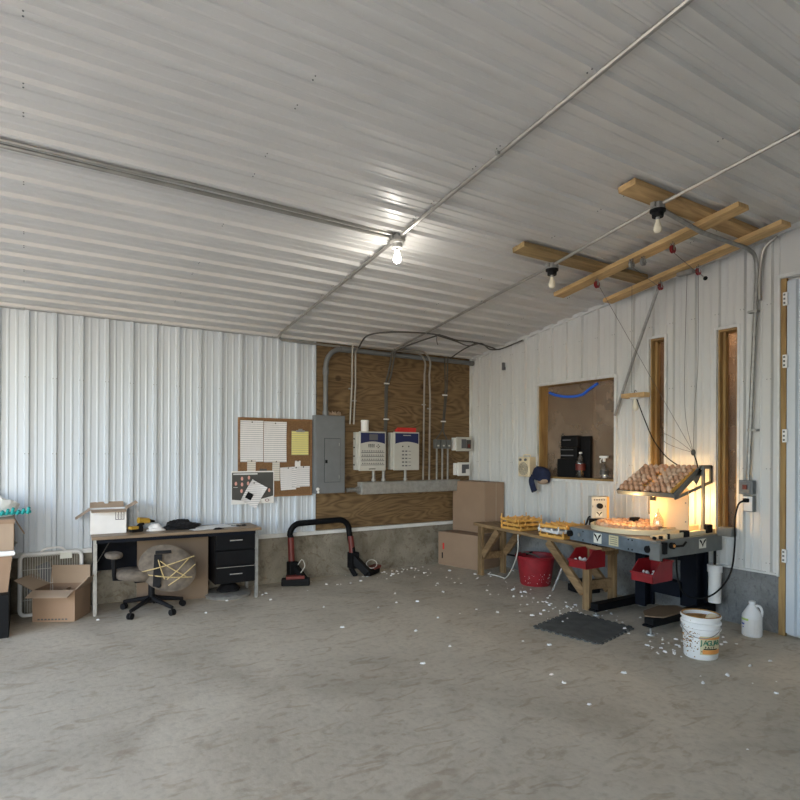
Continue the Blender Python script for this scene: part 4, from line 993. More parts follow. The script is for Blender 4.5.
for (a, b) in (((0, -.05, .26), (0, -.36, .60)), ((.34, -.05, .26), (.34, -.36, .60)), ((0, -1.77, .16), (0, -1.25, .60)), ((.34, -1.77, .16), (.34, -1.25, .60))):
    MB().beam(a, b, .038, .09, (0,0,1)).build('brace', 'bench', t, bevel=.002)
for k in range(2):
    pass
def bench_pt(x, y, z=TZ):
    c, s = math.cos(-.099), math.sin(-.099); return (-.606+x*c-y*s, -.942+x*s+y*c, z)
# yellow egg flats
def egg_flat(name, m, label, loc, rz, group=None, pegs=True):
    t = thing(name, label, 'egg flat', loc, rz, group)
    mb = MB(); L, W = .36, .33
    mb.bb(-L/2, L/2, -W/2, -W/2+.008, 0, .028); mb.bb(-L/2, L/2, W/2-.008, W/2, 0, .028); mb.bb(-L/2, -L/2+.008, -W/2, W/2, 0, .028); mb.bb(L/2-.008, L/2, -W/2, W/2, 0, .028)
    for k in range(1, 6): mb.bb(-L/2, L/2, -W/2+k*W/6-.003, -W/2+k*W/6+.003, .004, .024)
    for k in range(1, 7): mb.bb(-L/2+k*L/7-.003, -L/2+k*L/7+.003, -W/2, W/2, .004, .024)
    mb.bb(-L/2, L/2, -W/2, W/2, 0, .004)
    if pegs:
        for i in range(8):
            for j in range(7): 
                if (i+j) % 2 == 0: mb.tube([(-L/2+.004+i*(L-.008)/7, -W/2+.004+j*(W-.008)/6, .02), (-L/2+.004+i*(L-.008)/7, -W/2+.004+j*(W-.008)/6, .045)], [.012, .006], 6)
        for (i, j) in ((-1,-1), (-1,1), (1,-1), (1,1)): MB().cyl((i*(L/2-.01), j*(W/2-.01), .02), (i*(L/2-.01), j*(W/2-.01), .075), .006, 6).build('corner_peg', m, t)
    mb.build('tray_grid', m, t)
    return t
sp = [(.12, -.66, .10, 'yellow', 'bottom yellow egg flat of the stack nearer the corner cartons'), (.13, -.64, .0, 'yellow', 'middle yellow egg flat of the stack nearer the corner cartons'), (.13, -.63, -.10, 'yellow', 'top yellow egg flat of the stack nearer the corner cartons'),
      (.12, -1.34, .12, 'yellow', 'bottom yellow egg flat of the stack beside the grey grader'), (.13, -1.31, -.04, 'white', 'white egg flat between yellow ones beside the grey grader'), (.16, -1.30, .25, 'yellow', 'top yellow egg flat of the stack beside the grey grader')]
for i, (x, y, rz, m, lab) in enumerate(sp):
    z = TZ + .048*(i % 3)
    egg_flat('egg_flat', m, lab, bench_pt(x, y, z), rz-.1, 'stacked egg flats on the bench')
# strip of white cord hanging
one(MB().tube(smooth_path([(-.64, -1.69, TZ+.005), (-.70, -1.70, .62), (-.66, -1.65, .40), (-.60, -1.50, .18), (-.50, -1.28, .015), (-.49, -1.15, .010), (-.50, -1.01, .010)]), .008, 8), 'white_cord', 'offwhite', 'white cord hanging from the egg flats down to the floor beside the tub', 'cord', smooth=True)
one(MB().tube([(-.509, -2.052, .012), (-.47, -2.185, .36)], .015, 8), 'metal_rod', 'chrome', 'shiny metal rod leaning under the bench beside the red tub', 'rod', smooth=True)
one(MB().tube(smooth_path([bench_pt(.3, -.15, .26), bench_pt(.34, -.35, .27), bench_pt(.32, -.60, .36)]), .012, 6), 'black_hose', 'black', 'short black hose under the bench behind the red tub', 'hose', smooth=True)
t = thing('black_case', 'small black case on the floor under the bench beside the rod', 'case', (-.20, -2.22, 0), -.2)
MB().bb(-.13, .13, -.12, .12, 0, .085).build('lower_shell', 'black', t, bevel=.012)
MB().bb(-.12, .12, -.11, .11, .087, .13).build('lid', 'black', t, bevel=.015)
MB().tube(smooth_path([(-.135, -.05, .06), (-.16, -.045, .06), (-.16, .045, .06), (-.135, .05, .06)]), .007, 6).build('handle', 'black', t)
# red tub
t = thing('red_tub', 'round red rubber tub on the floor under the bench', 'tub', (-.38, -1.66, 0))
MB().lathe([(0, 0), (.168, 0), (.178, .02), (.208, .25), (.22, .315), (.238, .32), (.242, .335), (.234, .345), (.22, .338), (.208, .30), (.172, .03), (0, .02)], (0,0,0), 32, cap=False).build('shell', 'bucket_red', t, smooth=True)
MB().tube([(.228*math.cos(a*PI/20), .228*math.sin(a*PI/20), .335) for a in range(40)], .010, 6, closed=True).build('rim', 'bucket_red', t, smooth=True)
mb = MB(); mb.tube(smooth_path([(-.04, .19, .345), (-.06, .10, .36), (.03, .0, .32), (.05, -.10, .25)]), .008, 6); mb.build('handle', 'cable', t)
mb = MB(); rnd = random.Random(4)
for k in range(26):
    a = rnd.uniform(PI*1.0, PI*1.6); z = rnd.uniform(.03, .16); r = .180+.03*(z-.02)/.23
    mb.ball((r*math.cos(a), r*math.sin(a), z), rnd.uniform(.003, .005), 5, (1, 1, .8))
mb.build('stuck_down', 'feather', t)
# ------------------------------------------------------------------ grader
GZ = .80
A = Vector((-.80, -2.56, 0)); B = Vector((-.945, -3.62, 0)); C = Vector((-.03, -3.64, 0)); D = Vector((-.03, -2.56, 0))
t = thing('egg_grader', 'grey egg grading machine with round candling table on black pedestal legs', 'machine', (0, 0, 0))
up = Vector((0,0,1))
def ubeam(a, b, z0, z1, w, mb=None):
    mb = mb or MB(); mb.beam((a.x, a.y, (z0+z1)/2), (b.x, b.y, (z0+z1)/2), w, z1-z0); return mb
fb = ubeam(A, B, GZ-.125, GZ, .035).build('front_beam', 'machine', t, bevel=.003)
sb = ubeam(B+Vector((-.01,-.01,0)), C+Vector((0,-.01,0)), GZ-.14, GZ+.01, .035).build('side_beam', 'machine_dark', t, bevel=.003)
MB().prism([(A.x+.02, A.y), (B.x+.02, B.y+.02), (C.x, C.y+.02), (D.x, D.y)], GZ-.02, GZ+.004).build('deck', 'cardboard_in', t)
ubeam(A, D, GZ-.10, GZ, .03).build('rear_beam', 'machine_dark', t)
# logo stickers (bird-shaped V mark) and name plate
def sticker(parent, p, d, n, w, h, name='logo_sticker', m='sticker', bird=True):
    """p centre, d along, n outward"""
    d, n = Vector(d).normalized(), Vector(n).normalized(); p = Vector(p)
    Rm = Matrix((d, -n, up)).transposed()
    o = MB().box(p, (w, .003, h), Rm).build(name, m, parent)
    if bird:
        mb = MB(); q = p + n*.0025
        for s in (-1, 1):
            pts = [(.02*s, -.28), (.10*s, -.05), (.36*s, .22), (.34*s, .36), (.12*s, .20), (.0, -.10)]
            vs = [q + d*(a*w*1.25) + up*((b*1.3)*h) for a, b in pts]; k = len(vs)
            vs2 = [v-n*.0015 for v in vs]; f_ = [tuple(range(k)), tuple(range(2*k-1, k-1, -1))] + [(i, (i+1) % k, k+(i+1) % k, k+i) for i in range(k)]
            mb.add(vs+vs2, f_)
        mb.build('bird_mark', 'black', o)
    else:
        mb = MB(); q = p+n*.002
        for k in range(4): mb.box(q+up*(h*(.3-.2*k)), (w*.75, .001, h*.06), Rm)
        mb.build('print_lines', 'machine_dark', o)
    return o
dAB = (B-A).normalized(); nAB = Vector((dAB.y, -dAB.x, 0)); 
if nAB.x > 0: nAB = -nAB
def onAB(u, z, off=.020): p = A + (B-A)*u + nAB*off; return Vector((p.x, p.y, z))
sticker(fb, onAB(.365, GZ-.06), dAB, nAB, .10, .095)
sticker(fb, onAB(.555, GZ-.055), dAB, nAB, .115, .095, 'name_plate', 'cream_sticker', False)
nBC = Vector((0, -1, 0)); dBC = (C-B).normalized()
sticker(sb, Vector((B.x+.60, B.y-.045, GZ-.055)), dBC, nBC, .105, .085)
MB().cyl(onAB(.02, GZ-.06, .018), onAB(.02, GZ-.06, .05), .03, 14).build('knob', 'black', fb, smooth=True)
MB().cyl(onAB(.13, GZ-.06, .018), onAB(.13, GZ-.06, .024), .018, 14).build('washer', 'galv', fb, smooth=True)
MB().cyl(onAB(.94, GZ-.07, .018), onAB(.94, GZ-.07, .055), .03, 14).build('knob', 'black', fb, smooth=True)
mb = MB()
for u_ in (.18, .72, .76): 
    for z in (GZ-.02, GZ-.105): mb.ball(onAB(u_, z), .007, 6)
mb.build('bolt', 'black', fb)
# corner plate + small handle
MB().bb(B.x-.04, B.x+.0, B.y-.045, B.y+.05, GZ-.155, GZ-.01).build('corner_plate', 'machine_dark', t, bevel=.003)
mb = MB(); mb.bb(B.x+.01, B.x+.05, B.y-.06, B.y-.03, GZ-.10, GZ+.0); mb.cyl((B.x+.12, B.y-.045, GZ-.035), (B.x+.12, B.y-.075, GZ-.035), .028, 12); mb.tube([(B.x+.12, B.y-.07, GZ-.04), (B.x+.26, B.y-.07, GZ-.045), (B.x+.32, B.y-.06, GZ-.02)], .010, 6)
mb.build('adjuster', 'black', t)
MB().cyl((B.x+.12, B.y-.076, GZ-.035), (B.x+.12, B.y-.082, GZ-.035), .014, 10).build('adjuster_cap', 'orange', t)
MB().cyl((B.x+.17, B.y+.01, GZ+.01), (B.x+.17, B.y+.01, GZ+.055), .014, 8).build('clamp', 'black', t, bevel=.003)
MB().cyl((B.x+.09, B.y+.03, GZ+.01), (B.x+.09, B.y+.03, GZ+.04), .018, 8).build('clamp', 'black', t, bevel=.003)
MB().cyl((B.x+.04, B.y+.06, GZ+.01), (B.x+.05, B.y+.06, GZ+.03), .018, 8).build('clamp', 'black', t, bevel=.003)
MB().bb(-.55, -.48, -3.625, -3.57, GZ+.0, GZ+.065).build('clamp', 'black', t, bevel=.003)
MB().bb(-.20, -.11, -3.625, -3.56, GZ+.02, GZ+.095).build('clamp', 'black', t, bevel=.003)
MB().bb(-.58, -.50, -3.44, -3.40, GZ+.03, GZ+.07).build('clamp', 'black', t, bevel=.003)
# exit trays at the side nearer the camera
mb = MB(); mb.bb(-.80, -.05, -3.60, -3.45, GZ+.005, GZ+.022); mb.bb(-.80, -.04, -3.61, -3.595, GZ+.005, GZ+.05); mb.bb(-.62, -.04, -3.45, -3.425, GZ+.02, GZ+.07); mb.build('roll_out_tray', 'cream', t, bevel=.003)
# turntable
TC = Vector((-.44, -3.06, GZ+.004))
mb = MB(); mb.lathe([(.0, 0), (.40, 0), (.425, .004), (.43, .045), (.415, .052), (.40, .045), (.385, .012), (0, .012)], TC, 48, cap=False); mb.build('turntable', 'cream', t, smooth=True)
MB().lathe([(.30, .014), (.38, .014), (.39, .022), (.38, .03), (.31, .03), (.30, .014)], TC, 48, cap=False).build('track', 'cream', t, smooth=True)
# pedestal
def column(x0, x1, y0, y1, z0):
    mb = MB(); mb.bb(x0, x0+.03, y0, y1, z0, GZ-.12); mb.bb(x1-.03, x1, y0, y1, z0, GZ-.12); mb.bb(x0+.03, x1-.03, y0+.03, y1-.02, z0, GZ-.12)
    return mb.build('column', 'navy_metal', t, bevel=.003)
column(-.42, -.26, -3.14, -3.03, .07)
column(-.26, -.06, -3.56, -3.40, .12)
mb = MB(); mb.bb(-.30, -.20, -3.42, -3.12, .20, .34); mb.bb(-.26, -.14, -3.42, -2.9, GZ-.26, GZ-.13); mb.build('cross_member', 'navy_metal', t, bevel=.003)
for (x0, x1, y, z0) in ((-.93, -.12, -2.93, .045), (-1.02, -.03, -3.57, .075)):
    mb = MB(); mb.bb(x0+.03, x1, y-.045, y+.045, z0, z0+.075); mb.beam((x0, y, z0+.01), (x0+.10, y, z0+.01), .09, .02); f_ = mb.build('foot', 'black_metal', t, bevel=.006)
    for x in (x0+.06, x1-.06):
        mb = MB(); mb.cyl((x, y, .012), (x, y, z0), .009, 8); mb.cyl((x, y, 0), (x, y, .014), .035, 12, .03); mb.build('leveller', 'galv', f_)
one(MB().prism([(-1.0, -3.54), (-.90, -3.65), (-.50, -3.63), (-.45, -3.48), (-.60, -3.40), (-.88, -3.44)], .153, .165), 'flat_board', 'hardboard', 'worn brown pad lying on the grader foot above the white feathers', 'pad')
# egg tray arm, tilted tray, light housing
p1 = Vector((-.2, -3.585, .80))
arm = MB(); arm.bb(-.21, -.185, -3.595, -3.57, GZ, 1.43); arm.build('post', 'machine_dark', t, bevel=.002)
# side bracket with cut-out, built as bars
mb = MB(); y = -3.56
def bar(a, b, w=.03): mb.beam((a[0], y, a[1]), (b[0], y, b[1]), .012, w)
bar((-.62, 1.165), (-.22, 1.40), .055); bar((-.22, 1.425), (-.02, 1.425), .035); bar((-.60, 1.15), (-.02, 1.285), .025); bar((-.03, 1.27), (-.03, 1.435), .04); bar((-.30, 1.28), (-.20, 1.40), .06)
mb.build('side_bracket', 'machine_dark', t)
ax = Vector((.40, 0, .22)).normalized(); R_t = Matrix((Vector((0,1,0)).cross(ax) if False else ax, Vector((0,1,0)), ax.cross(Vector((0,1,0))))).transposed()
TO = Vector((-.60, -3.535, 1.185))     # near front corner of tray
def tp(s, q, h=0): return TO + ax*s + Vector((0,1,0))*q + R_t @ Vector((0,0,1))*h
mb = MB(); TW, TL = .58, .47
def tb(s0, s1, q0, q1, h0, h1): mb.box(tp((s0+s1)/2, (q0+q1)/2, (h0+h1)/2), (s1-s0, q1-q0, h1-h0), R_t)
tb(-.01, .004, -.01, TW, -.03, .012); tb(0, TL, TW-.01, TW, -.01, .012); tb(TL-.01, TL, 0, TW, -.01, .012)
mb.build('tray_frame', 'machine_dark', t)
mb = MB(); tb(0, TL, 0, .012, .0, .035)
mb.build('tray_edge', 'yellow', t)
mb = MB()
for k in range(12): tb(0, TL, .012+k*.0505, .018+k*.0505, -.008, .004)
for k in range(9): tb(.01+k*.055, .016+k*.055, 0, TW, -.008, .004)
mb.build('tray_rack', 'yellow', t)
mb = MB(); tb(0, TL, 0, .30, -.012, -.009); tb(0, TL, .325, TW, -.012, -.009); mb.build('tray_light_block', 'cardboard_in', t)  # sheet added to stop bulb light leaking through the rack, gap left to glow
mb = MB(); mb.bb(-.42, -.33, -3.24, -3.19, 1.10, 1.17); mb.bb(-.40, -.37, -3.35, -3.30, 1.12, 1.22); mb.build('lamp_bracket', 'black', t)
mb = MB(); mb.bb(-.405, -.40, -3.57, -3.18, GZ+.05, 1.155); mb.bb(-.40, -.10, -3.185, -3.18, GZ+.05, 1.155); mb.build('candling_screen', 'translucent', t)
mb = MB(); mb.bb(-.412, -.405, -3.57, -3.36, GZ+.05, 1.235); mb.build('candling_flap', 'translucent', t)
mb = MB()
for z in (.93, 1.1): mb.ball((-.41, -3.545, z), .007, 6)
mb.build('screw', 'machine_dark', t)
MB().ball((-.53, -3.30, 1.17), .024, 12).build('heat_bulb', 'bulb_warm', t, smooth=True)
MB().cyl((-.53, -3.30, 1.185), (-.50, -3.30, 1.215), .016, 8).build('bulb_socket', 'black', t)
one(MB().bb(-.12, -.03, -3.80, -3.67, .80, .88), 'grey_box', 'machine_dark', 'small grey box on the wall under the tall window nearest the door', 'box', bevel=.005)
# clear jar on the table by the screen
one(MB().lathe([(0,0), (.045,0), (.048,.01), (.048,.09), (.03,.13), (.008,.17), (.008,.20)], (0,0,0), 16), 'clear_jar', 'clear', 'clear plastic jar standing in front of the glowing screen', 'jar', loc=(-.50, -3.33, GZ+.038), smooth=True)
one(MB().bb(-.05, .05, -.03, .03, 0, .04), 'black_block', 'black', 'small black block on the rim behind the turntable eggs', 'block', loc=(-.22, -2.88, GZ+.057), bevel=.006)
# control box
t = thing('control_box', 'grey control box with black dial and bird mark behind the turntable', 'control box', (-.42, -2.615, .79), -.55)
MB().bb(-.115, .055, -.02, .02, 0, .08).build('mount_plate', 'black', t, bevel=.004)
MB().bb(-.11, .05, -.05, .06, .085, .31).build('case', 'offwhite', t, bevel=.006)
MB().bb(.05, .075, -.05, .07, .07, .31).build('lit_side', 'yellow', t, bevel=.004)  # warm light on this side of the case put in as yellow colour
MB().cyl((-.03, -.05, .215), (-.03, -.085, .215), .028, 16).build('dial', 'black', t, smooth=True)
mb = MB()
for x in (-.08, -.055, -.03, -.005, .02): mb.bb(x-.007, x+.007, -.055, -.05, .27, .285)
mb.bb(-.10, -.095, -.055, -.05, .2, .22); mb.bb(.03, .035, -.055, -.05, .2, .22); mb.build('markings', 'print_grey', t)
sticker(t, Vector((-.03, -.0515, .13)), (1,0,0), (0,-1,0), .065, .055)
MB().tube(smooth_path([(-.05, 0, .05), (-.12, -.02, .10), (-.16, -.03, .02), (-.2, -.03, -.02)]), .010, 6).build('lead', 'black', t)
# hanging red bins
def bin_(y, label):
    t = thing('parts_bin', label, 'bin', (-.90, y, GZ-.335), -.0, group='red hanging bins under the grader beam')
    x0, x1, w, h, th = -.17, .10, .105, .17, .008
    mb = MB(); mb.bb(x0, x1, -w, w, 0, th); mb.bb(x1-th, x1, -w, w, th, h)
    mb.bb(x0, x0+th, -w, w, th, h*.42)
    for s in (-1, 1):
        pr_ = [(x0, th), (x0, h*.42), (x0+.10, h), (x1, h), (x1, th)]
        ya, yb_ = (s*w, s*(w-th))
        vs = [(a, ya, b) for a, b in pr_] + [(a, yb_, b) for a, b in pr_]; k = 5
        mb.add(vs, [tuple(range(k)), tuple(range(2*k-1, k-1, -1))] + [(i, (i+1) % k, k+(i+1) % k, k+i) for i in range(k)])
    mb.build('shell', 'red', t, bevel=.002)
    mb = MB(); mb.bb(x0-.012, x0+.004, -w-.004, w+.004, h*.36, h*.46); mb.build('rim', 'red', t, bevel=.002)
    mb = MB(); mb.bb(x1-.02, x1+.012, -w-.004, w+.004, h-.014, h+.004); mb.build('rim', 'red', t, bevel=.002)
    mb = MB(); mb.bb(x1-.03, x1-.02, -.03, .03, h-.02, h+.05); mb.build('hanger', 'black', t)
    rnd = random.Random(int(y*100))
    mb = MB()
    for k in range(26): mb.ball((rnd.uniform(x0+.03, .02), rnd.uniform(-w+.03, w-.03), rnd.uniform(.03, .075)), rnd.uniform(.012, .022), 6, (1, rnd.uniform(.5, 1), rnd.uniform(.4, .9)))
    o = tag(mb.build('scraps', 'feather', loc=(-.90, y, GZ-.335)), 'heap of white scraps in the red bin ' + ('farther from' if y > -3 else 'nearer') + ' the door', 'scraps', kind='stuff')
bin_(-2.87, 'red parts bin with white scraps hanging beside the wooden bench leg')
bin_(-3.56, 'red parts bin hanging in front of the black pedestal')
# eggs
prof = [(1e-6, -.030)] + [(.0225*math.sin(PI*k/9)*(1-.10*math.cos(PI*k/9)*-1 if k < 9 else 1), -.030*math.cos(PI*k/9)) for k in range(1, 9)] + [(1e-6, .030)]
egg0 = None
def egg(p, group, label, tilt=(0,0,0), m=0):
    global egg0
    if egg0 is None:
        egg0 = []
        for mm in ('egg', 'egg2'):
            o = MB().lathe(prof, (0,0,0), 12, cap=False).build('egg', mm, smooth=True); egg0.append([o, False])
    rec = egg0[m]
    if not rec[1]: o = rec[0]; rec[1] = True
    else: o = rec[0].copy(); col.objects.link(o)
    o.location = p; o.rotation_euler = tilt; o.scale = (1.08,)*3; return tag(o, label, 'egg', group)
rnd = random.Random(5)
tilt = math.atan2(.22, .40)
for i in range(7):
    for j in range(10):
        if j == 5 and i in (1, 2, 4): continue
        q_ = .04+j*.0545 + (.010*(j > 4)) - .004*i
        egg(tp(.035+i*.066, q_+rnd.uniform(-.003, .003), .027), 'brown eggs on the tilted tray', 'brown egg resting among others in rows on the tilted tray', (rnd.uniform(-.12, .12), -tilt+rnd.uniform(-.12, .12), rnd.uniform(0, 6)), rnd.choice((0, 0, 1)))
cnt = 0
for ring, rr in enumerate((.355, .300, .245, .19, .135)):
    n = int(2*PI*rr/.056)
    for k in range(n):
        a = 2*PI*k/n + ring*.3
        x, y_ = TC.x+rr*math.cos(a), TC.y+rr*math.sin(a)
        if (x > -.47 and y_ < -3.10) or y_ < -3.38: continue
        if x > -.10: continue
        egg((x, y_, TC.z+.037+(.018 if rr > .29 and rr < .39 else 0)*1), 'brown eggs circling on the turntable', 'brown egg lying among others in rings on the round candling table', (PI/2, 0, a+rnd.uniform(-.2, .2)), rnd.choice((0, 1)))
# pvc pipe piece below grader at wall
t = thing('pvc_filter', 'white capped plastic pipe hanging below the grader by the foundation', 'pipe', (-.10, -3.64, .18))
MB().cyl((0,0,0), (0,0,.33), .055, 20).build('body', 'white', t, smooth=True)
MB().cyl((0,0,.28), (0,0,.345), .064, 20).build('cap', 'white', t, smooth=True)
MB().cyl((0,0,.345), (0,0,.50), .013, 8).build('hanger_rod', 'black_metal', t)
# ------------------------------------------------------------------ pail, jug, mat
t = thing('plastic_pail', 'dirty white plastic pail with orange label, full of brown slop', 'pail', (-1.09, -4.085, 0), 0)
t.scale = (.95, .95, .97)
PR = [(0, 0), (.118, 0), (.125, .008), (.134, .215), (.148, .22), (.148, .235), (.137, .24), (.138, .262), (.150, .266), (.150, .280), (.139, .286), (.140, .31), (.150, .315), (.150, .328), (.142, .332), (.134, .328), (.130, .27), (0, .268)]
MB().lathe([(r, z) for r, z in PR[:-1]] + [(.118, .01), (0, .01)], (0,0,0), 36, cap=False).build('shell', 'white', t, smooth=True)
mb = MB(); mb.lathe([(0, .30), (.06, .312), (.10, .300), (.131, .302), (.129, .24), (0, .24)], (0,0,0), 20, cap=False); mb.build('slop', 'brown_dirt', t, smooth=True)
mb = MB(); mb.ball((.05, -.06, .31), .050, 10, (1.2, .8, .55)); mb.ball((.09, -.05, .31), .03, 8, (1, 1, .6)); mb.build('foam_lump', 'cream', t, smooth=True)
def wrap(mb, a0, a1, z0, z1, r0=.1285, sl=.0, n=8, off=.0022):
    vs = []; fs = []
    rr = lambda z: .125+(.134-.125)*(z-.008)/.207+off
    for i in range(n+1):
        a = a0+(a1-a0)*i/n; dz = sl*i/n
        for z in (z0+dz, z1+dz): vs.append((rr(z)*math.cos(a), rr(z)*math.sin(a), z))
    for i in range(n): fs.append((2*i, 2*i+2, 2*i+3, 2*i+1))
    mb.add(vs, fs); return mb
view = math.atan2(-6.63+4.085, -5.465+1.09)   # bearing from which the photo sees the pail
rim_a = lambda d: view + math.radians(d)
wrap(MB(), rim_a(-6), rim_a(78), .165, .180).build('orange_stripe', 'orange', t)
wrap(MB(), rim_a(6), rim_a(80), .052, .085).build('orange_band', 'orange', t)
wrap(MB(), rim_a(9), rim_a(60), .086, .094).build('black_band', 'black', t)
wrap(MB(), rim_a(-2), rim_a(80), .045, .19, off=.0012).build('label', 'cream_sticker', t)
for i, ch in enumerate('JAGUAR'):
    a = rim_a(3+i*12); r_ = .1345
    lettering(ch, .052, 'green', t, (r_*math.cos(a), r_*math.sin(a), .138), (PI/2, 0, a+PI/2), .0006, .0012)
for i, ch in enumerate('BAIT'):
    a = rim_a(16+i*9); r_ = .1315
    lettering(ch, .022, 'black', t, (r_*math.cos(a), r_*math.sin(a), .103), (PI/2, 0, a+PI/2), .0006, .001)
mb = MB(); rnd = random.Random(9)
for k in range(130):
    d = rnd.gauss(-38, 22); z = min(.30, max(.02, rnd.gauss(.15, .06))); a = rim_a(d); r_ = .1265+.009*z/.2
    if z > .21: r_ = .139
    mb.ball((r_*math.cos(a), r_*math.sin(a), z), rnd.uniform(.002, .006), 5, (1, 1, .8))
MB().tube([(.139*math.cos(a*PI/16), .139*math.sin(a*PI/16), .331) for a in range(32)], .006, 6, closed=True).build('rim_stain', 'brown_dirt', t, smooth=True)
mb.build('dirt_splash', 'brown_dirt', t)
hs = [(.15*math.cos(rim_a(-75+d*1.0)), .15*math.sin(rim_a(-75+d)), .262-.085*math.sin(math.radians(d*1.2))) for d in range(0, 151, 10)]
MB().tube([(p[0]*1.03, p[1]*1.03, p[2]) for p in hs], .003, 6).build('bail_handle', 'galv', t, smooth=True)
t = thing('plastic_jug', 'white gallon jug with faded label on the floor by the door post', 'jug', (-.23, -4.035, 0), 0)
t.scale = (.88, .88, .97)
MB().lathe([(0, 0), (.080, 0), (.088, .01), (.088, .165), (.084, .185), (.06, .225), (.035, .262), (.024, .275), (.024, .285)], (0,0,0), 28).build('body', 'white', t, smooth=True)
MB().cyl((0,0,.28), (0,0,.302), .029, 18).build('cap', 'white', t, smooth=True)
va = math.atan2(-6.63+4.02, -5.465+.22)
pd = Vector((math.cos(va+PI/2), math.sin(va+PI/2), 0))
MB().tube(smooth_path([pd*.024+Vector((0,0,.262)), pd*.062+Vector((0,0,.262)), pd*.082+Vector((0,0,.225)), pd*.080+Vector((0,0,.175))]), .011, 8).build('handle', 'white', t, smooth=True)
def wrap2(a0, a1, z0, z1, r, m, name):
    mb = MB(); vs = []; fs = []
    for i in range(9):
        a = va+math.radians(a0+(a1-a0)*i/8); vs += [(r*math.cos(a), r*math.sin(a), z0), (r*math.cos(a), r*math.sin(a), z1)]
    for i in range(8): fs.append((2*i, 2*i+2, 2*i+3, 2*i+1))
    mb.add(vs, fs); return mb.build(name, m, t)
wrap2(-75, 60, .03, .155, .0888, 'paper', 'label'); wrap2(-75, -20, .140, .158, .0894, 'lime', 'label_stripe')
wrap2(-75, -45, .10, .115, .0894, 'blue_print', 'label_print'); wrap2(-62, -50, .075, .085, .0894, 'blue_print', 'label_print')
# rubber mat: square interlocking tile
mc = Vector((-1.275, -3.115)); 
t = thing('rubber_mat', 'dark interlocking rubber mat on the floor in front of the grader', 'mat', (mc.x, mc.y, 0), math.radians(-2))
S = .60; P_ = []; n = 9
quadc = [Vector((-1.66, -2.90)), Vector((-1.545, -3.50)), Vector((-.93, -3.37)), Vector((-.99, -2.74))]
def edge(a, b, k=9):
    d = b-a; nrm_ = Vector((d.y, -d.x)).normalized(); out = []
    for i in range(k):
        for (f_, o_) in ((.0, 0), (.3, 0), (.22, .022), (.78, .022), (.7, 0)): out.append(a + d*((i+f_)/k) - nrm_*o_*(-1))
    return out
poly = []
for i in range(4): poly += edge(quadc[i], quadc[(i+1) % 4])
c_, s_ = math.cos(math.radians(2)), math.sin(math.radians(2))
loc = [((p.x-mc.x)*c_-(p.y-mc.y)*s_, (p.x-mc.x)*s_+(p.y-mc.y)*c_) for p in poly]
n = len(loc); mb = MB()
mb.add([(a, b, .0) for a, b in loc] + [(a, b, .012) for a, b in loc], [tuple(range(n)), tuple(range(n, 2*n))[::-1]] + [(i, (i+1) % n, n+(i+1) % n, n+i) for i in range(n)])
mb.build('tile', 'rubber', t)

# ------------------------------------------------------------------ feathers and shell scraps on the floor
fe = []
rnd = random.Random(21)
for k in range(4):
    mb = MB(); pts = []
    nseg = 7
    for i in range(nseg): 
        a = 2*PI*i/nseg; rr = rnd.uniform(.6, 1.2); pts.append((rr*math.cos(a)*.020, rr*math.sin(a)*.012))
    vs = [(a, b, .001) for a, b in pts] + [(a*.7, b*.7, .008+rnd.uniform(0, .006)) for a, b in pts] + [(0, 0, .010)]
    mb.add(vs, [tuple(range(nseg))[::-1]] + [(i, (i+1) % nseg, nseg+(i+1) % nseg, nseg+i) for i in range(nseg)] + [(nseg+i, nseg+(i+1) % nseg, 2*nseg) for i in range(nseg)])
    fe.append([mb.build('feather', 'feather', smooth=True), False])
mats_ = Vector((0,0))
def inquad(x, y):
    q = quadc; s = None
    for i in range(4):
        a, b = q[i], q[(i+1) % 4]; c = (b.x-a.x)*(y-a.y)-(b.y-a.y)*(x-a.x)
        if s is None: s = c > 0
        elif (c > 0) != s: return False
    return True
def feather(x, y, s=1.):
    rec = rnd.choice(fe)
    if not rec[1]: o = rec[0]; rec[1] = True
    else: o = rec[0].copy(); col.objects.link(o)
    o.location = (x, y, .012 if inquad(x, y) else 0); o.rotation_euler = (0, 0, rnd.uniform(0, 6.28)); o.scale = (s, s, s)
    tag(o, 'small white feather scrap lying loose on the concrete floor', 'feather', 'white feather scraps strewn over the floor')
clusters = [(-1.45, -.22, .30, .10, 34), (-.95, -.75, .35, .25, 16), (-.9, -1.45, .22, .35, 16), (-.85, -2.15, .18, .25, 22), (-.95, -2.62, .16, .14, 26), (-.75, -2.85, .14, .14, 10), (-1.05, -3.85, .12, .12, 34), (-1.22, -3.88, .09, .10, 12),
            (-1.5, -2.2, .5, .6, 16), (-1.3, -4.3, .5, .35, 14), (-2.2, -.4, .5, .12, 14), (-.55, -3.95, .2, .15, 9), (-1.1, -3.2, .22, .25, 8)]
for (x, y, sx, sy, n) in clusters:
    for k in range(n):
        a, b = rnd.gauss(x, sx), rnd.gauss(y, sy)
        if a > -.70 and b > -.80: continue
        if math.hypot(a+1.085, b+4.06) < .16 or math.hypot(a+.37, b+1.66) < .28 or math.hypot(a+.22, b+4.02) < .1: continue
        if a > -.04 or b > -.04: continue
        feather(a, b, rnd.choice((.4, .55, .7, .85, 1.1)))
for (x, y) in [(-3.3,-.75),(-2.95,-1.3),(-2.5,-1.6),(-2.2,-2.2),(-3.1,-2.0),(-2.6,-2.9),(-1.9,-3.3),(-2.05,-1.2),(-3.7,-.55),(-3.3,-.50),(-3.25,-.46),(-4.0,-.9),(-1.9,-4.0),(-1.6,-4.4),(-2.4,-3.9),(-3.0,-3.1),(-4.9,-.62)]: feather(x, y, 1.0)

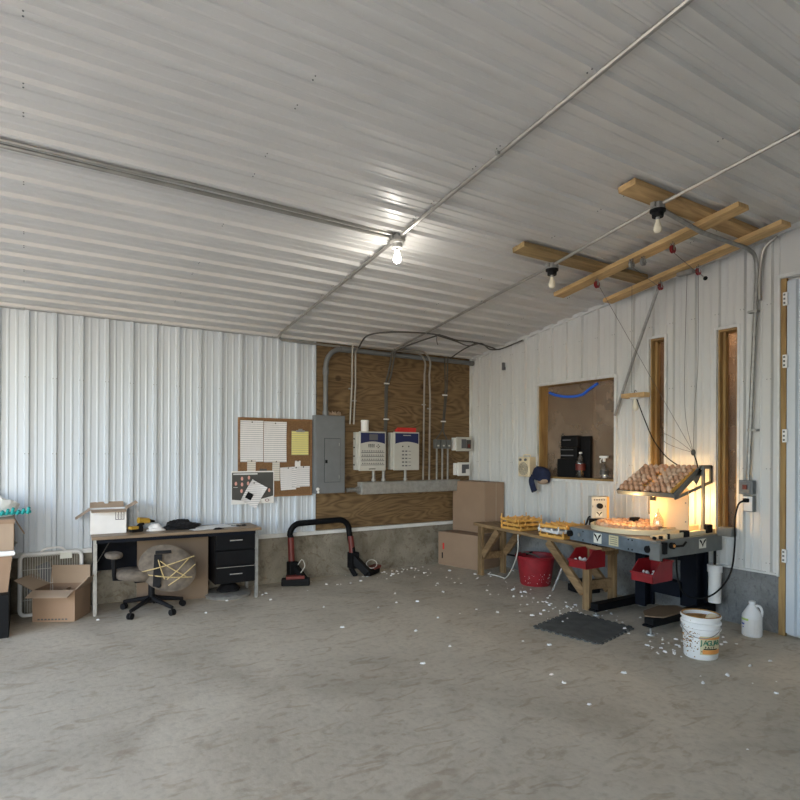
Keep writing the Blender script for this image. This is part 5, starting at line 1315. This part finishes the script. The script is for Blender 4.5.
# ------------------------------------------------------------------ light
w = bpy.data.worlds.new('World'); scene.world = w; w.use_nodes = True; nt = w.node_tree
bg = nt.nodes['Background']; sky = nt.nodes.new('ShaderNodeTexSky'); sky.sky_type = 'NISHITA'; sky.sun_disc = False; sky.sun_elevation = math.radians(38); sky.sun_rotation = math.radians(200)
nt.links.new(sky.outputs[0], bg.inputs[0]); bg.inputs[1].default_value = .75
def lamp(name, kind, loc, e, c, **k):
    l = bpy.data.lights.new(name, kind); l.energy = e; l.color = c
    for a, v in k.items(): setattr(l, a, v)
    o = bpy.data.objects.new(name, l); col.objects.link(o); o.location = loc; return o
p = lamp('daylight_portal', 'AREA', ((OX0+OX1)/2, YF-.05, OZ/2), 1, (1,1,1), shape='RECTANGLE', size=OX1-OX0, size_y=OZ); p.rotation_euler = (math.radians(90), 0, 0); p.data.cycles.is_portal = True
q_ = lamp('side_portal', 'AREA', (XL-.05, (LY0+LY1)/2, LZ/2), 1, (1,1,1), shape='RECTANGLE', size=LZ, size_y=LY1-LY0); q_.rotation_euler = (0, math.radians(-90), 0); q_.data.cycles.is_portal = True
s = lamp('sun', 'SUN', (0, -20, 20), 20.0, (1., .88, .73), angle=.02); s.rotation_euler = (math.radians(48), 0, math.radians(140))
lamp('bulb_light', 'POINT', (-3.0, -2.72, zc(-2.72)-.27), 4, (1., .94, .85), shadow_soft_size=.03)
lamp('screen_light', 'POINT', (-.27, -3.40, 1.08), 7, (1., .64, .27), shadow_soft_size=.03)
lamp('candling_light', 'POINT', (-.60, -3.12, 1.09), 4, (1., .64, .27), shadow_soft_size=.03)
lamp('storeroom_fill', 'POINT', (.75, -3.2, 3.1), 45, (1., .72, .48), shadow_soft_size=.1)  # invented fill light for the warm tone behind the panes, no known lamp

# ------------------------------------------------------------------ camera
cam = bpy.data.cameras.new('Camera'); co = bpy.data.objects.new('Camera', cam); col.objects.link(co)
cam.sensor_width = 36; cam.lens = 586.14/800*36; cam.shift_y = (451.35-400)/800; cam.clip_start = .05
yaw, pit, rol = .5687, 0., -.0044
fwd = Vector((math.sin(yaw), math.cos(yaw), 0)); r_ = Vector((math.cos(yaw), -math.sin(yaw), 0)); u_ = Vector((0,0,1))
r2 = r_*math.cos(rol) - u_*math.sin(rol); u2 = u_*math.cos(rol) + r_*math.sin(rol)
co.matrix_world = Matrix.Translation((-5.4651, -6.6308, 1.5585)) @ Matrix((r2, u2, -fwd)).transposed().to_4x4()
scene.camera = co
scene.view_settings.view_transform = 'Standard'; scene.view_settings.look = 'None'; scene.view_settings.gamma = 1; scene.view_settings.use_curve_mapping = False
scene.view_settings.exposure = 0.55
scene.cycles.max_bounces = 10; scene.cycles.diffuse_bounces = 6
scene.cycles.use_denoising = True
